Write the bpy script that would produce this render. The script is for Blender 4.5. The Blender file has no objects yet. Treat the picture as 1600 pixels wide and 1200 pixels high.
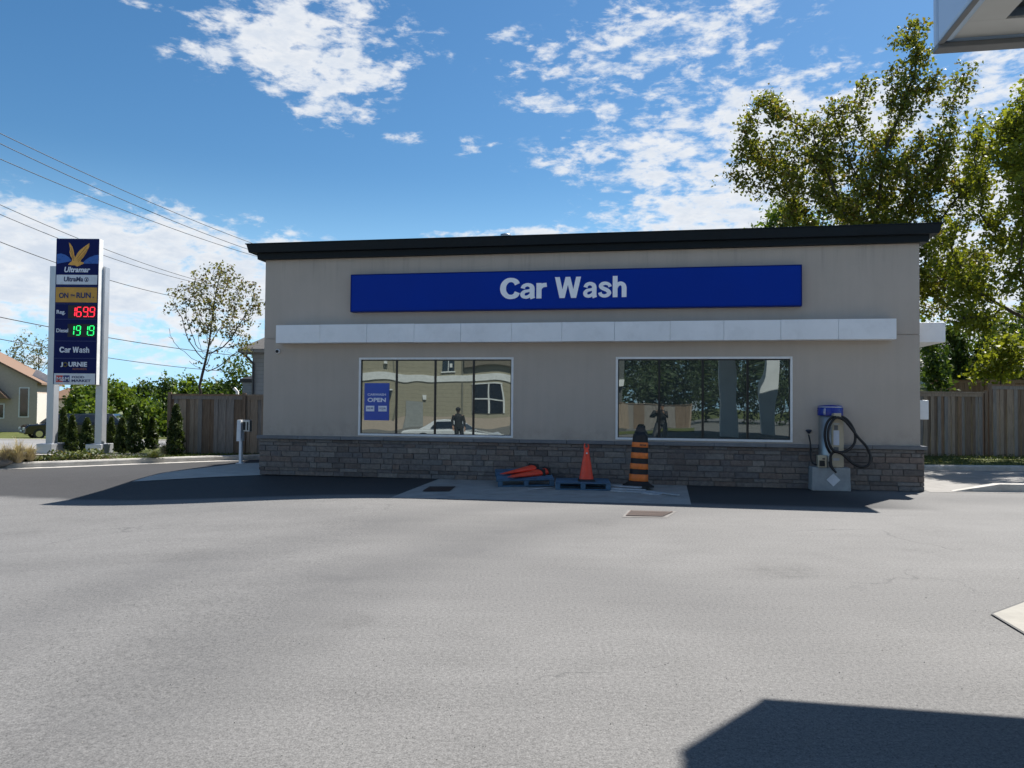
import bpy, bmesh, math, random
import numpy as np
from mathutils import Vector, Matrix
R = math.radians
random.seed(7); rng = np.random.default_rng(7)
S = bpy.context.scene
COL = S.collection

# ------------------------------------------------------------------ camera
F = 1200.0; PITCH = R(1.55); ROLL = R(0.49); EYE = Vector((0, 0, 1.6))
_f = Vector((0, math.cos(PITCH), math.sin(PITCH))); _u = Vector((0, -math.sin(PITCH), math.cos(PITCH))); _r = Vector((1, 0, 0))
_rr = _r*math.cos(ROLL) + _u*math.sin(ROLL); _uu = -_r*math.sin(ROLL) + _u*math.cos(ROLL)
cam = bpy.data.objects.new('camera', bpy.data.cameras.new('camera')); COL.objects.link(cam)
cam.data.sensor_width = 36; cam.data.lens = 36*F/1600; cam.data.clip_end = 2000; cam.data.clip_start = 0.05
M = Matrix.Identity(4)
for i in range(3):
    M[i][0] = _rr[i]; M[i][1] = _uu[i]; M[i][2] = -_f[i]; M[i][3] = EYE[i]
cam.matrix_world = M
S.camera = cam

# ------------------------------------------------------------------ light
SUNV = Vector((0.493, 0.528, 1.0)).normalized()          # towards the sun
SUN_EL = math.asin(SUNV.z); SUN_AZ = math.atan2(SUNV.x, SUNV.y)
sun = bpy.data.objects.new('sun', bpy.data.lights.new('sun', 'SUN')); COL.objects.link(sun)
sun.data.energy = 4.6; sun.data.angle = R(0.53); sun.data.color = (1.0, 0.955, 0.895)
sun.rotation_euler = SUNV.to_track_quat('Z', 'Y').to_euler(); sun.location = (20, 20, 40)
S.view_settings.view_transform = 'Standard'; S.view_settings.look = 'None'
S.view_settings.gamma = 1; S.view_settings.exposure = 1.0
SKY_STRENGTH = 0.050

def ray(px, py): return _f + _rr*((px-800)/F) - _uu*((py-600)/F)

class NT:
    """tiny node helper"""
    def __init__(s, nt): s.nt = nt; nt.nodes.clear()
    def n(s, typ, ins=None, **kw):
        nd = s.nt.nodes.new(typ)
        for k, v in kw.items(): setattr(nd, k, v)
        for k, v in (ins or {}).items():
            so = nd.inputs[k]
            if isinstance(v, bpy.types.NodeSocket): s.nt.links.new(v, so)
            elif isinstance(v, bpy.types.Node): s.nt.links.new(v.outputs[0], so)
            else:
                if so.type == 'RGBA' and len(v) == 3: v = (*v, 1)
                so.default_value = v
        return nd
    def math(s, op, a, b=0.0, c=0.0, clamp=False):
        return s.n('ShaderNodeMath', {0: a, 1: b, 2: c}, operation=op, use_clamp=clamp).outputs[0]
    def vm(s, op, a, b=(0, 0, 0)):
        nd = s.n('ShaderNodeVectorMath', {0: a, 1: b}, operation=op)
        return nd.outputs['Value'] if op in ('LENGTH', 'DOT_PRODUCT', 'DISTANCE') else nd.outputs[0]
    def mr(s, v, a, b, c=0.0, d=1.0, smooth=False):
        return s.n('ShaderNodeMapRange', {0: v, 1: a, 2: b, 3: c, 4: d}, interpolation_type='SMOOTHSTEP' if smooth else 'LINEAR').outputs[0]
    def mix(s, f, a, b, bt='MIX'):
        nd = s.nt.nodes.new('ShaderNodeMix'); nd.data_type = 'RGBA'; nd.blend_type = bt
        for k, v in ((0, f), (6, a), (7, b)):
            so = nd.inputs[k]
            if isinstance(v, bpy.types.NodeSocket): s.nt.links.new(v, so)
            else: so.default_value = (*v, 1) if (not isinstance(v, (int, float)) and len(v) == 3) else v
        return nd.outputs[2]
    def noise(s, vec, scale, detail=3, rough=0.5, dist=0.0):
        return s.n('ShaderNodeTexNoise', {'Vector': vec, 'Scale': scale, 'Detail': detail, 'Roughness': rough, 'Distortion': dist}).outputs[0]

world = bpy.data.worlds.new('World'); S.world = world; world.use_nodes = True
w = NT(world.node_tree)
sky = w.n('ShaderNodeTexSky', sky_type='NISHITA', sun_disc=False, sun_elevation=SUN_EL, sun_rotation=SUN_AZ,
          air_density=1.0, dust_density=0.35, ozone_density=3.0, altitude=150)
dirv = w.n('ShaderNodeTexCoord').outputs['Generated']
sat = w.n('ShaderNodeHueSaturation', {'Hue': 0.5, 'Saturation': 1.22, 'Value': 1.12, 'Color': sky.outputs[0]}).outputs[0]
elev = w.n('ShaderNodeSeparateXYZ', {0: dirv}).outputs[2]
sat = w.mix(w.mr(elev, 0.0, 0.30, 0.85, 0.0, True), sat, (5.6, 8.6, 12.5))
sat = w.mix(1.0, sat, (.93, 1.06, 1.04), 'MULTIPLY')
bg = w.n('ShaderNodeBackground', {'Color': sat, 'Strength': SKY_STRENGTH})
# cloud fields: (px, py) only fixes which way from the car park each bank of cloud lies
BL = [(455, 70, .085, .042, 1.15), (500, 108, .085, .030, 1.1), (395, 50, .05, .02, .8), (560, 120, .05, .02, .8), (420, 112, .05, .016, .8), (330, 88, .045, .018, .75), (625, 75, .05, .035, .62), (520, 170, .055, .024, .6), (500, 20, .09, .035, .7),
      (870, 105, .07, .03, .62), (930, 130, .10, .05, .55), (1040, 60, .10, .045, .72), (1175, 10, .07, .02, .7), (1080, 95, .08, .02, .5), (970, 195, .07, .022, .55),
      (1090, 235, .16, .055, .85), (1210, 215, .10, .07, 1.0), (1330, 190, .12, .05, 1.1), (1480, 150, .13, .035, .8), (1130, 335, .14, .045, 1.05), (1200, 290, .10, .05, 1.1), (1000, 285, .07, .02, .6),
      (1010, 365, .2, .012, .75), (700, 370, .05, .010, .5), (630, 212, .03, .008, .5), (742, 230, .03, .010, .55), (1255, 38, .03, .012, .6), (1560, 400, .2, .15, 1.1),
      (140, 425, .24, .068, 1.35), (330, 400, .10, .03, 1.0), (60, 520, .3, .05, .62), (420, 385, .07, .012, .8), (430, 22, .08, .01, .4), (270, 18, .05, .006, .55), (800, 60, .03, .012, .55), (840, 165, .04, .014, .6), (905, 75, .05, .018, .7), (1170, 75, .035, .012, .65), (890, 260, .05, .014, .55), (690, 80, .02, .008, .5), (1300, 120, .05, .02, .6), (1580, 100, .06, .02, .8), (960, 240, .04, .012, .6), (480, 175, .03, .012, .7), (550, 165, .03, .012, .7)]
nz1 = w.noise(w.vm('MULTIPLY', dirv, (1, 1, 2.3)), 24.0, 9, 0.62, 0.25)
nz2 = w.noise(w.vm('MULTIPLY', dirv, (1, 1, 2.6)), 52.0, 5, 0.6, 0.1)
acc = None
for px, py, rx, rz, wt in BL:
    c = ray(px, py).normalized()
    d = w.vm('LENGTH', w.vm('MULTIPLY', w.vm('SUBTRACT', dirv, tuple(c)), (1/rx, 1/rx, 1/rz)))
    b = w.mr(d, 0.25, 1.75, wt, 0.0, True)
    acc = b if acc is None else w.math('MAXIMUM', acc, b)
# a few random clouds over the rest of the sky, away from the view
far_ = w.mr(w.n('ShaderNodeSeparateXYZ', {0: dirv}).outputs[1], 0.1, -0.3, 0.0, 0.42)
acc = w.math('MAXIMUM', acc, far_)
nn = w.math('ADD', w.math('MULTIPLY', w.math('SUBTRACT', nz1, 0.5), 3.1), w.math('MULTIPLY', w.math('SUBTRACT', nz2, 0.5), 1.3))
val = w.math('ADD', acc, w.math('MULTIPLY', nn, 0.9))
mask = w.mr(val, 0.34, 1.12, 0.0, 0.97, True)
mask = w.math('MULTIPLY', mask, w.mr(acc, 0.02, 0.3, 0, 1))
shade = w.mr(w.noise(w.vm('MULTIPLY', dirv, (1, 1, 3.2)), 26.0, 5, 0.6), 0.35, 0.65)
ccol = w.mix(w.mr(val, 0.7, 1.7, 1.0, 0.25), (0.62, 0.70, 0.82), w.mix(shade, (0.82, 0.87, 0.94), (1.0, 1.0, 1.0)))
cbg = w.n('ShaderNodeBackground', {'Color': ccol, 'Strength': 0.49})
mixs = w.n('ShaderNodeMixShader', {0: mask, 1: bg, 2: cbg})
w.n('ShaderNodeOutputWorld', {0: mixs})

# ------------------------------------------------------------------ terrain + pixel helpers
def sst(t): t = max(0.0, min(1.0, t)); return t*t*(3-2*t)
def lot_z(x, y):
    return -0.30*sst((-1.5-x)/7.0)*(1-sst((y-14.6)/3.0))
def land_z(x, y):
    k = sst((x+4)/8)
    left = 0.12 - 1.27*sst((y-25)/35)
    right = 0.12 + 2.6*sst((y-27.5)/12)
    return left*(1-k) + right*k
# the kerb line, as y(x): lot in front of it, verge behind it
KX = [-80, -40, -22, -16, -12.6, -11.0, -9.6, -8.2, -7.0, -3, 8, 30, 80]
KY = [-16, 4, 12.4, 15.6, 17.7, 18.7, 19.9, 21.0, 21.7, 22.5, 19.8, 20.2, 21]
def kerb_y(x): return float(np.interp(x, KX, KY))
def zz(x, y): return lot_z(x, y) if y < kerb_y(x) else land_z(x, y)
def gp(px, py, z=None):
    d = ray(px, py)
    if z is not None: t = (z-EYE.z)/d.z; return EYE + d*t
    t = 2.0
    while t < 300:
        p = EYE + d*t
        if p.z <= zz(p.x, p.y): break
        t += 0.02
    return EYE + d*t
def at(px, py, Y): d = ray(px, py); return EYE + d*(Y/d.y)
YAW = R(-10.08); WD = 15.966
UD = Vector((math.cos(YAW), math.sin(YAW), 0)); ND = Vector((-math.sin(YAW), math.cos(YAW), 0))
def wl(px, py, v=0.0):
    d = ray(px, py); t = (WD+v - EYE.dot(ND))/d.dot(ND); p = EYE + d*t
    return p.dot(UD), p.z
def wp(u, v, h=0.0): return ND*(WD+v) + UD*u + Vector((0, 0, h))
def mirror(p): p = Vector(p); return p - ND*(2*(p.dot(ND)-WD))

def mg(px, Yv): d = ray(px, 632); return mirror(Vector((d.x*Yv/d.y, Yv, 0)))

# ------------------------------------------------------------------ mesh builder
class MB:
    def __init__(s): s.v = []; s.f = []; s.m = []; s.sm = []
    def add(s, vs, fs, mat=0, smooth=False):
        o = len(s.v); s.v += [tuple(v) for v in vs]
        for f in fs: s.f.append(tuple(i+o for i in f)); s.m.append(mat); s.sm.append(smooth)
        return s
    def box(s, x0, x1, y0, y1, z0, z1, mat=0, T=None):
        vs = [Vector((x, y, z)) for z in (z0, z1) for y in (y0, y1) for x in (x0, x1)]
        if T is not None: vs = [T @ v for v in vs]
        return s.add(vs, [(0, 2, 3, 1), (4, 5, 7, 6), (0, 1, 5, 4), (2, 6, 7, 3), (1, 3, 7, 5), (0, 4, 6, 2)], mat)
    def taper(s, x0, x1, y0, y1, z0, z1, k, mat=0):
        cx, cy = (x0+x1)/2, (y0+y1)/2
        vs = [(x, y, z0) for y in (y0, y1) for x in (x0, x1)] + [(cx+(x-cx)*k, cy+(y-cy)*k, z1) for y in (y0, y1) for x in (x0, x1)]
        return s.add(vs, [(0, 2, 3, 1), (4, 5, 7, 6), (0, 1, 5, 4), (2, 6, 7, 3), (1, 3, 7, 5), (0, 4, 6, 2)], mat)
    def prism(s, poly, z0, z1, mat=0, axis='z', T=None):
        """poly: list of 2-D points, extruded along axis"""
        n = len(poly)
        def P(a, b, c):
            v = {'z': Vector((a, b, c)), 'y': Vector((a, c, b)), 'x': Vector((c, a, b))}[axis]
            return T @ v if T is not None else v
        vs = [P(a, b, z0) for a, b in poly] + [P(a, b, z1) for a, b in poly]
        fs = [tuple(range(n))[::-1], tuple(range(n, 2*n))] + [(i, (i+1) % n, (i+1) % n+n, i+n) for i in range(n)]
        return s.add(vs, fs, mat)
    def lathe(s, prof, seg=24, T=None, mat=0, smooth=True, sy=1.0):
        vs = []; n = len(prof)
        for r, z in prof:
            for i in range(seg):
                a = 2*math.pi*i/seg; v = Vector((r*math.cos(a), r*math.sin(a)*sy, z)); vs.append(T @ v if T is not None else v)
        fs = [(j*seg+i, j*seg+(i+1) % seg, (j+1)*seg+(i+1) % seg, (j+1)*seg+i) for j in range(n-1) for i in range(seg)]
        s.add(vs, fs, mat, smooth)
        if prof[0][0] > 1e-5: s.add(vs[:seg], [tuple(range(seg))[::-1]], mat)
        if prof[-1][0] > 1e-5: s.add(vs[-seg:], [tuple(range(seg))], mat)
        return s
    def tube(s, pts, r, seg=8, mat=0, smooth=True):
        pts = [Vector(p) for p in pts]; rs = r if isinstance(r, (list, tuple)) else [r]*len(pts)
        vs = []; up = None
        for i, p in enumerate(pts):
            t = (pts[min(i+1, len(pts)-1)] - pts[max(i-1, 0)]).normalized()
            if up is None: up = t.orthogonal().normalized()
            up = (up - t*up.dot(t))
            up = up.normalized() if up.length > 1e-6 else t.orthogonal().normalized()
            b = t.cross(up)
            for k in range(seg):
                a = 2*math.pi*k/seg; vs.append(p + (up*math.cos(a) + b*math.sin(a))*rs[i])
        n = len(pts)
        fs = [(j*seg+i, j*seg+(i+1) % seg, (j+1)*seg+(i+1) % seg, (j+1)*seg+i) for j in range(n-1) for i in range(seg)]
        s.add(vs, fs, mat, smooth)
        s.add(vs[:seg], [tuple(range(seg))[::-1]], mat); s.add(vs[-seg:], [tuple(range(seg))], mat)
        return s
    def ball(s, c, rx, ry, rz, seg=16, mat=0):
        prof = [(math.cos(a), math.sin(a)) for a in [(-math.pi/2+math.pi*i/10) for i in range(11)]]
        T = Matrix.Translation(c) @ Matrix.Diagonal((rx, ry, rz, 1))
        return s.lathe([(max(a, 1e-4), b) for a, b in prof], seg, T, mat)
    def build(s, name, mats, parent=None, bevel=0, kind=None):
        me = bpy.data.meshes.new(name); me.from_pydata(s.v, [], s.f)
        if not isinstance(mats, (list, tuple)): mats = [mats]
        for m in mats: me.materials.append(m)
        if s.m: me.polygons.foreach_set('material_index', s.m); me.polygons.foreach_set('use_smooth', s.sm)
        me.update()
        ob = bpy.data.objects.new(name, me); COL.objects.link(ob)
        if parent: ob.parent = parent
        if kind: ob['kind'] = kind
        if bevel:
            b = ob.modifiers.new('bevel', 'BEVEL'); b.width = bevel; b.segments = 2; b.limit_method = 'ANGLE'; b.angle_limit = R(40)
        return ob

def spl(pts, n_=10):
    pts = [Vector(p) for p in pts]; out = []
    for i in range(len(pts)-1):
        p0, p1, p2, p3 = pts[max(i-1, 0)], pts[i], pts[i+1], pts[min(i+2, len(pts)-1)]
        for k in range(n_):
            t = k/n_; out.append(.5*((2*p1)+(p2-p0)*t+(2*p0-5*p1+4*p2-p3)*t*t+(3*p1-p0-3*p2+p3)*t**3))
    out.append(pts[-1]); return out
def tag(o, label, cat, group=None):
    o['label'] = label; o['category'] = cat
    if group: o['group'] = group
    return o
def thing(name, label, cat, loc=(0, 0, 0), rz=0.0, group=None):
    o = bpy.data.objects.new(name, None); COL.objects.link(o); o.location = loc; o.rotation_euler = (0, 0, rz)
    o.empty_display_size = 0.2
    return tag(o, label, cat, group)
def copy_tree(o, parent=None):
    c = o.copy(); COL.objects.link(c); c.parent = parent
    for ch in list(o.children): copy_tree(ch, c)
    return c
def text_mesh(name, body, mat, parent, w=None, h=None, loc=(0, 0, 0), bold=0.0, depth=0.004, shear=0.0, space=1.0, rot=(R(90), 0, 0)):
    """lettering as a mesh, fitted to width w and cap height h, left-bottom corner at loc, facing local -y"""
    cu = bpy.data.curves.new(name, 'FONT'); cu.body = body; cu.size = 1; cu.offset = bold; cu.extrude = 0.01; cu.shear = shear; cu.space_character = space
    tmp = bpy.data.objects.new(name+'_tmp', cu); COL.objects.link(tmp)
    bpy.context.view_layer.update()
    me = bpy.data.meshes.new_from_object(tmp.evaluated_get(bpy.context.evaluated_depsgraph_get()))
    bpy.data.objects.remove(tmp); bpy.data.curves.remove(cu)
    co = np.empty(len(me.vertices)*3); me.vertices.foreach_get('co', co); co = co.reshape(-1, 3)
    mn = co.min(0); mx = co.max(0); co -= mn; sz = mx-mn
    sx = (w/sz[0]) if w else (h/sz[1]); sy = (h/sz[1]) if h else sx
    co[:, 0] *= sx; co[:, 1] *= sy; co[:, 2] *= depth/max(sz[2], 1e-6)
    me.vertices.foreach_set('co', co.ravel()); me.materials.clear(); me.materials.append(mat); me.update()
    ob = bpy.data.objects.new(name, me); COL.objects.link(ob); ob.parent = parent; ob.location = loc; ob.rotation_euler = rot
    return ob

# ------------------------------------------------------------------ materials
MAT = {}
def principled(name, col=(.5, .5, .5), rough=.6, metal=0.0, spec=0.5, var=0.12, vscale=6.0, bump=0.0, bscale=60.0, hue=None, dirt=0.0, coat=0.0, rand=0.0):
    m = bpy.data.materials.new(name); m.use_nodes = True; t = NT(m.node_tree)
    tc = t.n('ShaderNodeTexCoord').outputs['Object']
    n1 = t.noise(tc, vscale, 5, 0.6)
    k = t.mr(n1, 0.3, 0.7, 1-var, 1+var)
    c = t.mix(1.0, col, t.n('ShaderNodeCombineColor', {0: k, 1: k, 2: k}).outputs[0], 'MULTIPLY')
    if hue: c = t.mix(t.mr(t.noise(tc, vscale*.37, 3), .35, .65), c, hue)
    if rand:
        ri = t.n('ShaderNodeNewGeometry').outputs['Random Per Island']; kk = t.mr(ri, 0, 1, 1-rand, 1+rand)
        c = t.mix(1.0, c, t.n('ShaderNodeCombineColor', {0: kk, 1: kk, 2: kk}).outputs[0], 'MULTIPLY')
    if dirt: c = t.mix(t.mr(t.noise(tc, 2.3, 8, .75), .5, .72, 0, dirt), c, (.09, .08, .065))
    rr = t.mr(n1, .3, .7, max(0.02, rough-.06), min(1, rough+.06))
    p = t.n('ShaderNodeBsdfPrincipled', {'Base Color': c, 'Roughness': rr, 'Metallic': metal, 'Specular IOR Level': spec, 'Coat Weight': coat})
    if bump:
        b = t.n('ShaderNodeBump', {'Strength': bump, 'Distance': 0.01, 'Height': t.noise(tc, bscale, 4, .6)})
        t.nt.links.new(b.outputs[0], p.inputs['Normal'])
    t.n('ShaderNodeOutputMaterial', {0: p}); MAT[name] = m; return m

def asphalt_mat():
    m = bpy.data.materials.new('asphalt'); m.use_nodes = True; t = NT(m.node_tree)
    tc = t.n('ShaderNodeTexCoord').outputs['Object']
    fine = t.math('ADD', t.math('MULTIPLY', t.noise(tc, 110.0, 2, .6), .5), t.math('MULTIPLY', t.noise(tc, 38.0, 3, .8), .5))
    mid = t.noise(tc, 1.6, 6, .65, .4)
    big = t.noise(t.vm('MULTIPLY', tc, (.16, .55, 1)), 1.0, 5, .6, .5)
    streak = t.noise(t.vm('MULTIPLY', tc, (.35, 2.6, 1)), 1.3, 6, .7, .8)
    k = t.math('ADD', t.mr(fine, .36, .64, -.50, .50), t.math('ADD', t.mr(mid, .3, .7, -.06, .06), t.math('ADD', t.mr(big, .3, .7, -.08, .07), t.mr(streak, .32, .68, -.05, .05))))
    vor = t.n('ShaderNodeTexVoronoi', {'Vector': tc, 'Scale': 42.0}); sp = t.mr(vor.outputs['Distance'], .0, .17, .55, 0)
    rnd = t.n('ShaderNodeSeparateColor', {0: vor.outputs['Color']}).outputs[0]; sp = t.math('MULTIPLY', sp, t.mr(rnd, .62, .75))
    k = t.math('ADD', t.math('ADD', k, 1.0), sp)
    col = t.mix(1.0, (.149, .146, .141), t.n('ShaderNodeCombineColor', {0: k, 1: k, 2: k}).outputs[0], 'MULTIPLY')
    px_ = t.n('ShaderNodeSeparateXYZ', {0: tc})
    for cx_, cy_, rad_, wd_, am in ((8.0, 3.5, 10.1, .7, .34), (8.0, 3.5, 11.9, .6, .24), (-14.0, -2.0, 17.5, .6, .16), (3.0, 26.0, 19.5, .8, .14)):
        dd = t.vm('DISTANCE', t.vm('ADD', tc, t.vm('MULTIPLY', t.n('ShaderNodeTexNoise', {'Vector': tc, 'Scale': .35, 'Detail': 3.0}).outputs[1], (1.2, 1.2, 0))), (cx_+.6, cy_+.6, 0))
        ln_ = t.mr(t.math('ABSOLUTE', t.math('SUBTRACT', dd, rad_)), 0, wd_*1.6, am, 0, True); col = t.mix(t.math('MULTIPLY', ln_, t.mr(mid, .35, .65, .5, 1.3)), col, (.06, .06, .062))
    # building's shadow deepened in the asphalt colour, plus greyer asphalt to the left
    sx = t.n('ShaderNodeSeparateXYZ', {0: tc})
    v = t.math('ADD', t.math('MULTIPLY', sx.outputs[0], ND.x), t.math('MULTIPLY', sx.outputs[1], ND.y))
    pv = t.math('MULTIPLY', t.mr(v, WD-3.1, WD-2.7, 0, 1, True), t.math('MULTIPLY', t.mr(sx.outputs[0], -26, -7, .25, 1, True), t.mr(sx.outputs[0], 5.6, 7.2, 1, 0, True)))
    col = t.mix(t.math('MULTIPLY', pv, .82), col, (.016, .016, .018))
    # hairline cracks
    v2 = t.n('ShaderNodeTexVoronoi', {'Vector': t.vm('ADD', tc, t.vm('MULTIPLY', t.n('ShaderNodeTexNoise', {'Vector': tc, 'Scale': 1.3, 'Detail': 4.0}).outputs[1], (1.6, 1.6, 0))), 'Scale': .33}, feature='DISTANCE_TO_EDGE')
    cr = t.math('MULTIPLY', t.mr(v2.outputs['Distance'], .0, .006, .55, 0), t.mr(t.noise(tc, .33, 2), .56, .62))
    col = t.mix(cr, col, (.05, .05, .05))
    for sx_, sy_, sr_, sa_ in ((2.6, 7.6, .55, .30), (4.6, 8.6, .35, .25), (-3.5, 8.4, .5, .18), (1.2, 10.6, .45, .2), (-1.2, 5.6, .3, .22), (5.6, 10.2, .6, .18), (-6.8, 10.8, .7, .2)):
        dd = t.vm('DISTANCE', t.vm('ADD', tc, t.vm('MULTIPLY', t.n('ShaderNodeTexNoise', {'Vector': tc, 'Scale': 2.2, 'Detail': 5.0}).outputs[1], (.7, .7, 0))), (sx_+.35, sy_+.35, 0))
        col = t.mix(t.math('MULTIPLY', t.mr(dd, sr_*.2, sr_, sa_, 0, True), t.mr(t.noise(tc, 9, 5, .7), .4, .6, .3, 1.2)), col, (.05, .048, .046))
    # scattered dark specks and old oil drips
    v3 = t.n('ShaderNodeTexVoronoi', {'Vector': tc, 'Scale': 1.7}); ds = t.mr(v3.outputs['Distance'], .02, .05, .6, 0)
    ds = t.math('MULTIPLY', ds, t.mr(t.n('ShaderNodeSeparateColor', {0: v3.outputs['Color']}).outputs[1], .72, .74))
    col = t.mix(ds, col, (.045, .043, .04))
    p = t.n('ShaderNodeBsdfPrincipled', {'Base Color': col, 'Roughness': .82, 'Specular IOR Level': .35})
    b = t.n('ShaderNodeBump', {'Strength': .55, 'Distance': .006, 'Height': fine}); t.nt.links.new(b.outputs[0], p.inputs['Normal'])
    t.n('ShaderNodeOutputMaterial', {0: p}); return m

def grass_mat(name='turf', a=(.045, .075, .018), b=(.10, .12, .035)):
    m = bpy.data.materials.new(name); m.use_nodes = True; t = NT(m.node_tree)
    tc = t.n('ShaderNodeTexCoord').outputs['Object']
    c = t.mix(t.mr(t.noise(tc, 1.2, 6, .7), .35, .65), a, b)
    c = t.mix(t.mr(t.noise(tc, 30, 4, .7), .35, .7, 0, .6), c, (.15, .13, .06))
    p = t.n('ShaderNodeBsdfPrincipled', {'Base Color': c, 'Roughness': .9, 'Specular IOR Level': .1})
    bb = t.n('ShaderNodeBump', {'Strength': .8, 'Distance': .03, 'Height': t.noise(tc, 25, 5, .7)}); t.nt.links.new(bb.outputs[0], p.inputs['Normal'])
    t.n('ShaderNodeOutputMaterial', {0: p}); return m

def leaf_mat(name, c1, c2, trans=.45, c3=None):
    m = bpy.data.materials.new(name); m.use_nodes = True; t = NT(m.node_tree)
    ri = t.n('ShaderNodeNewGeometry').outputs['Random Per Island']
    c = t.mix(ri, c1, c2)
    if c3: c = t.mix(t.mr(t.math('FRACT', t.math('MULTIPLY', ri, 17.3)), .8, .9), c, c3)
    d = t.n('ShaderNodeBsdfPrincipled', {'Base Color': c, 'Roughness': .5, 'Specular IOR Level': .3})
    tcv = t.mix(1.0, c, (1.35, 1.3, .6), 'MULTIPLY')
    tr = t.n('ShaderNodeBsdfTranslucent', {'Color': tcv})
    mx = t.n('ShaderNodeMixShader', {0: trans, 1: d, 2: tr}); t.n('ShaderNodeOutputMaterial', {0: mx}); return m

def stucco_mat(name, col, sc=70):
    m = bpy.data.materials.new(name); m.use_nodes = True; t = NT(m.node_tree)
    tc = t.n('ShaderNodeTexCoord').outputs['Object']
    k = t.math('ADD', t.mr(t.noise(tc, .7, 5, .6), .3, .7, .93, 1.05), t.mr(t.noise(tc, sc, 3, .7), .3, .7, -.06, .06))
    # faint rain streaks
    st = t.noise(t.vm('MULTIPLY', tc, (5, 5, .25)), 1.5, 4, .6); k = t.math('ADD', k, t.mr(st, .35, .65, -.022, .016))
    c = t.mix(1.0, col, t.n('ShaderNodeCombineColor', {0: k, 1: k, 2: k}).outputs[0], 'MULTIPLY')
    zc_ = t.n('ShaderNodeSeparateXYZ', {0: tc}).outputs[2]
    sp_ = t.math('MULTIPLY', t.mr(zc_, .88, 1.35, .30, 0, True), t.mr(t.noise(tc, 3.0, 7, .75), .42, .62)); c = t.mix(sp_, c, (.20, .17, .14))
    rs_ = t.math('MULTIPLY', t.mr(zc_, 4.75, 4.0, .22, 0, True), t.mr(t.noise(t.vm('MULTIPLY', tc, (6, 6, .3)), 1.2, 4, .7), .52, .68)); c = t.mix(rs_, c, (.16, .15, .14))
    p = t.n('ShaderNodeBsdfPrincipled', {'Base Color': c, 'Roughness': .9, 'Specular IOR Level': .2})
    b = t.n('ShaderNodeBump', {'Strength': .5, 'Distance': .004, 'Height': t.noise(tc, sc*1.3, 3, .6)}); t.nt.links.new(b.outputs[0], p.inputs['Normal'])
    t.n('ShaderNodeOutputMaterial', {0: p}); return m

def stone_mat():
    m = bpy.data.materials.new('ledge_stone'); m.use_nodes = True; t = NT(m.node_tree)
    tc = t.n('ShaderNodeTexCoord').outputs['Object']; ri = t.n('ShaderNodeNewGeometry').outputs['Random Per Island']
    rp = t.n('ShaderNodeValToRGB', {0: ri}); e = rp.color_ramp.elements
    e[0].color = (.13, .118, .112, 1); e[1].color = (.27, .24, .21, 1)
    for pos, cc in ((.2, (.21, .165, .14)), (.4, (.16, .15, .15)), (.6, (.225, .19, .165)), (.8, (.185, .18, .178))):
        x = e.new(pos); x.color = (*cc, 1)
    k = t.mr(t.noise(tc, 14, 6, .7), .3, .7, .68, 1.16)
    c = t.mix(1.0, rp.outputs[0], t.n('ShaderNodeCombineColor', {0: k, 1: k, 2: k}).outputs[0], 'MULTIPLY')
    p = t.n('ShaderNodeBsdfPrincipled', {'Base Color': c, 'Roughness': .85, 'Specular IOR Level': .25})
    b = t.n('ShaderNodeBump', {'Strength': .8, 'Distance': .02, 'Height': t.noise(tc, 22, 6, .65)}); t.nt.links.new(b.outputs[0], p.inputs['Normal'])
    t.n('ShaderNodeOutputMaterial', {0: p}); return m

def glass_mat(name='window_glass', refl=.25, tint=(.72, .80, .77), wav=.006):
    m = bpy.data.materials.new(name); m.use_nodes = True; t = NT(m.node_tree)
    tc = t.n('ShaderNodeTexCoord').outputs['Object']
    b = t.n('ShaderNodeBump', {'Strength': 1.0, 'Distance': wav, 'Height': t.noise(t.vm('MULTIPLY', tc, (1, 1, .6)), 1.1, 1, .3)})
    fr = t.n('ShaderNodeLayerWeight', {0: .35}).outputs[0]
    gl = t.n('ShaderNodeBsdfGlossy', {'Color': tint, 'Roughness': .008, 'Normal': b.outputs[0]})
    df = t.n('ShaderNodeBsdfDiffuse', {'Color': (.050, .060, .056)})
    mx = t.n('ShaderNodeMixShader', {0: t.mr(fr, 0, 1, refl, .95), 1: df, 2: gl}); t.n('ShaderNodeOutputMaterial', {0: mx}); return m

def siding_mat(name, col, pitch=.16, dark=.55):
    m = bpy.data.materials.new(name); m.use_nodes = True; t = NT(m.node_tree)
    tc = t.n('ShaderNodeTexCoord').outputs['Object']; z = t.n('ShaderNodeSeparateXYZ', {0: tc}).outputs[2]
    fr = t.math('FRACT', t.math('DIVIDE', z, pitch)); ln = t.mr(fr, .0, .1, dark, 1.0)
    k = t.math('MULTIPLY', ln, t.mr(t.noise(tc, 3, 4), .3, .7, .93, 1.07))
    c = t.mix(1.0, col, t.n('ShaderNodeCombineColor', {0: k, 1: k, 2: k}).outputs[0], 'MULTIPLY')
    p = t.n('ShaderNodeBsdfPrincipled', {'Base Color': c, 'Roughness': .7})
    b = t.n('ShaderNodeBump', {'Strength': .7, 'Distance': .02, 'Height': fr}); t.nt.links.new(b.outputs[0], p.inputs['Normal'])
    t.n('ShaderNodeOutputMaterial', {0: p}); return m

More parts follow.
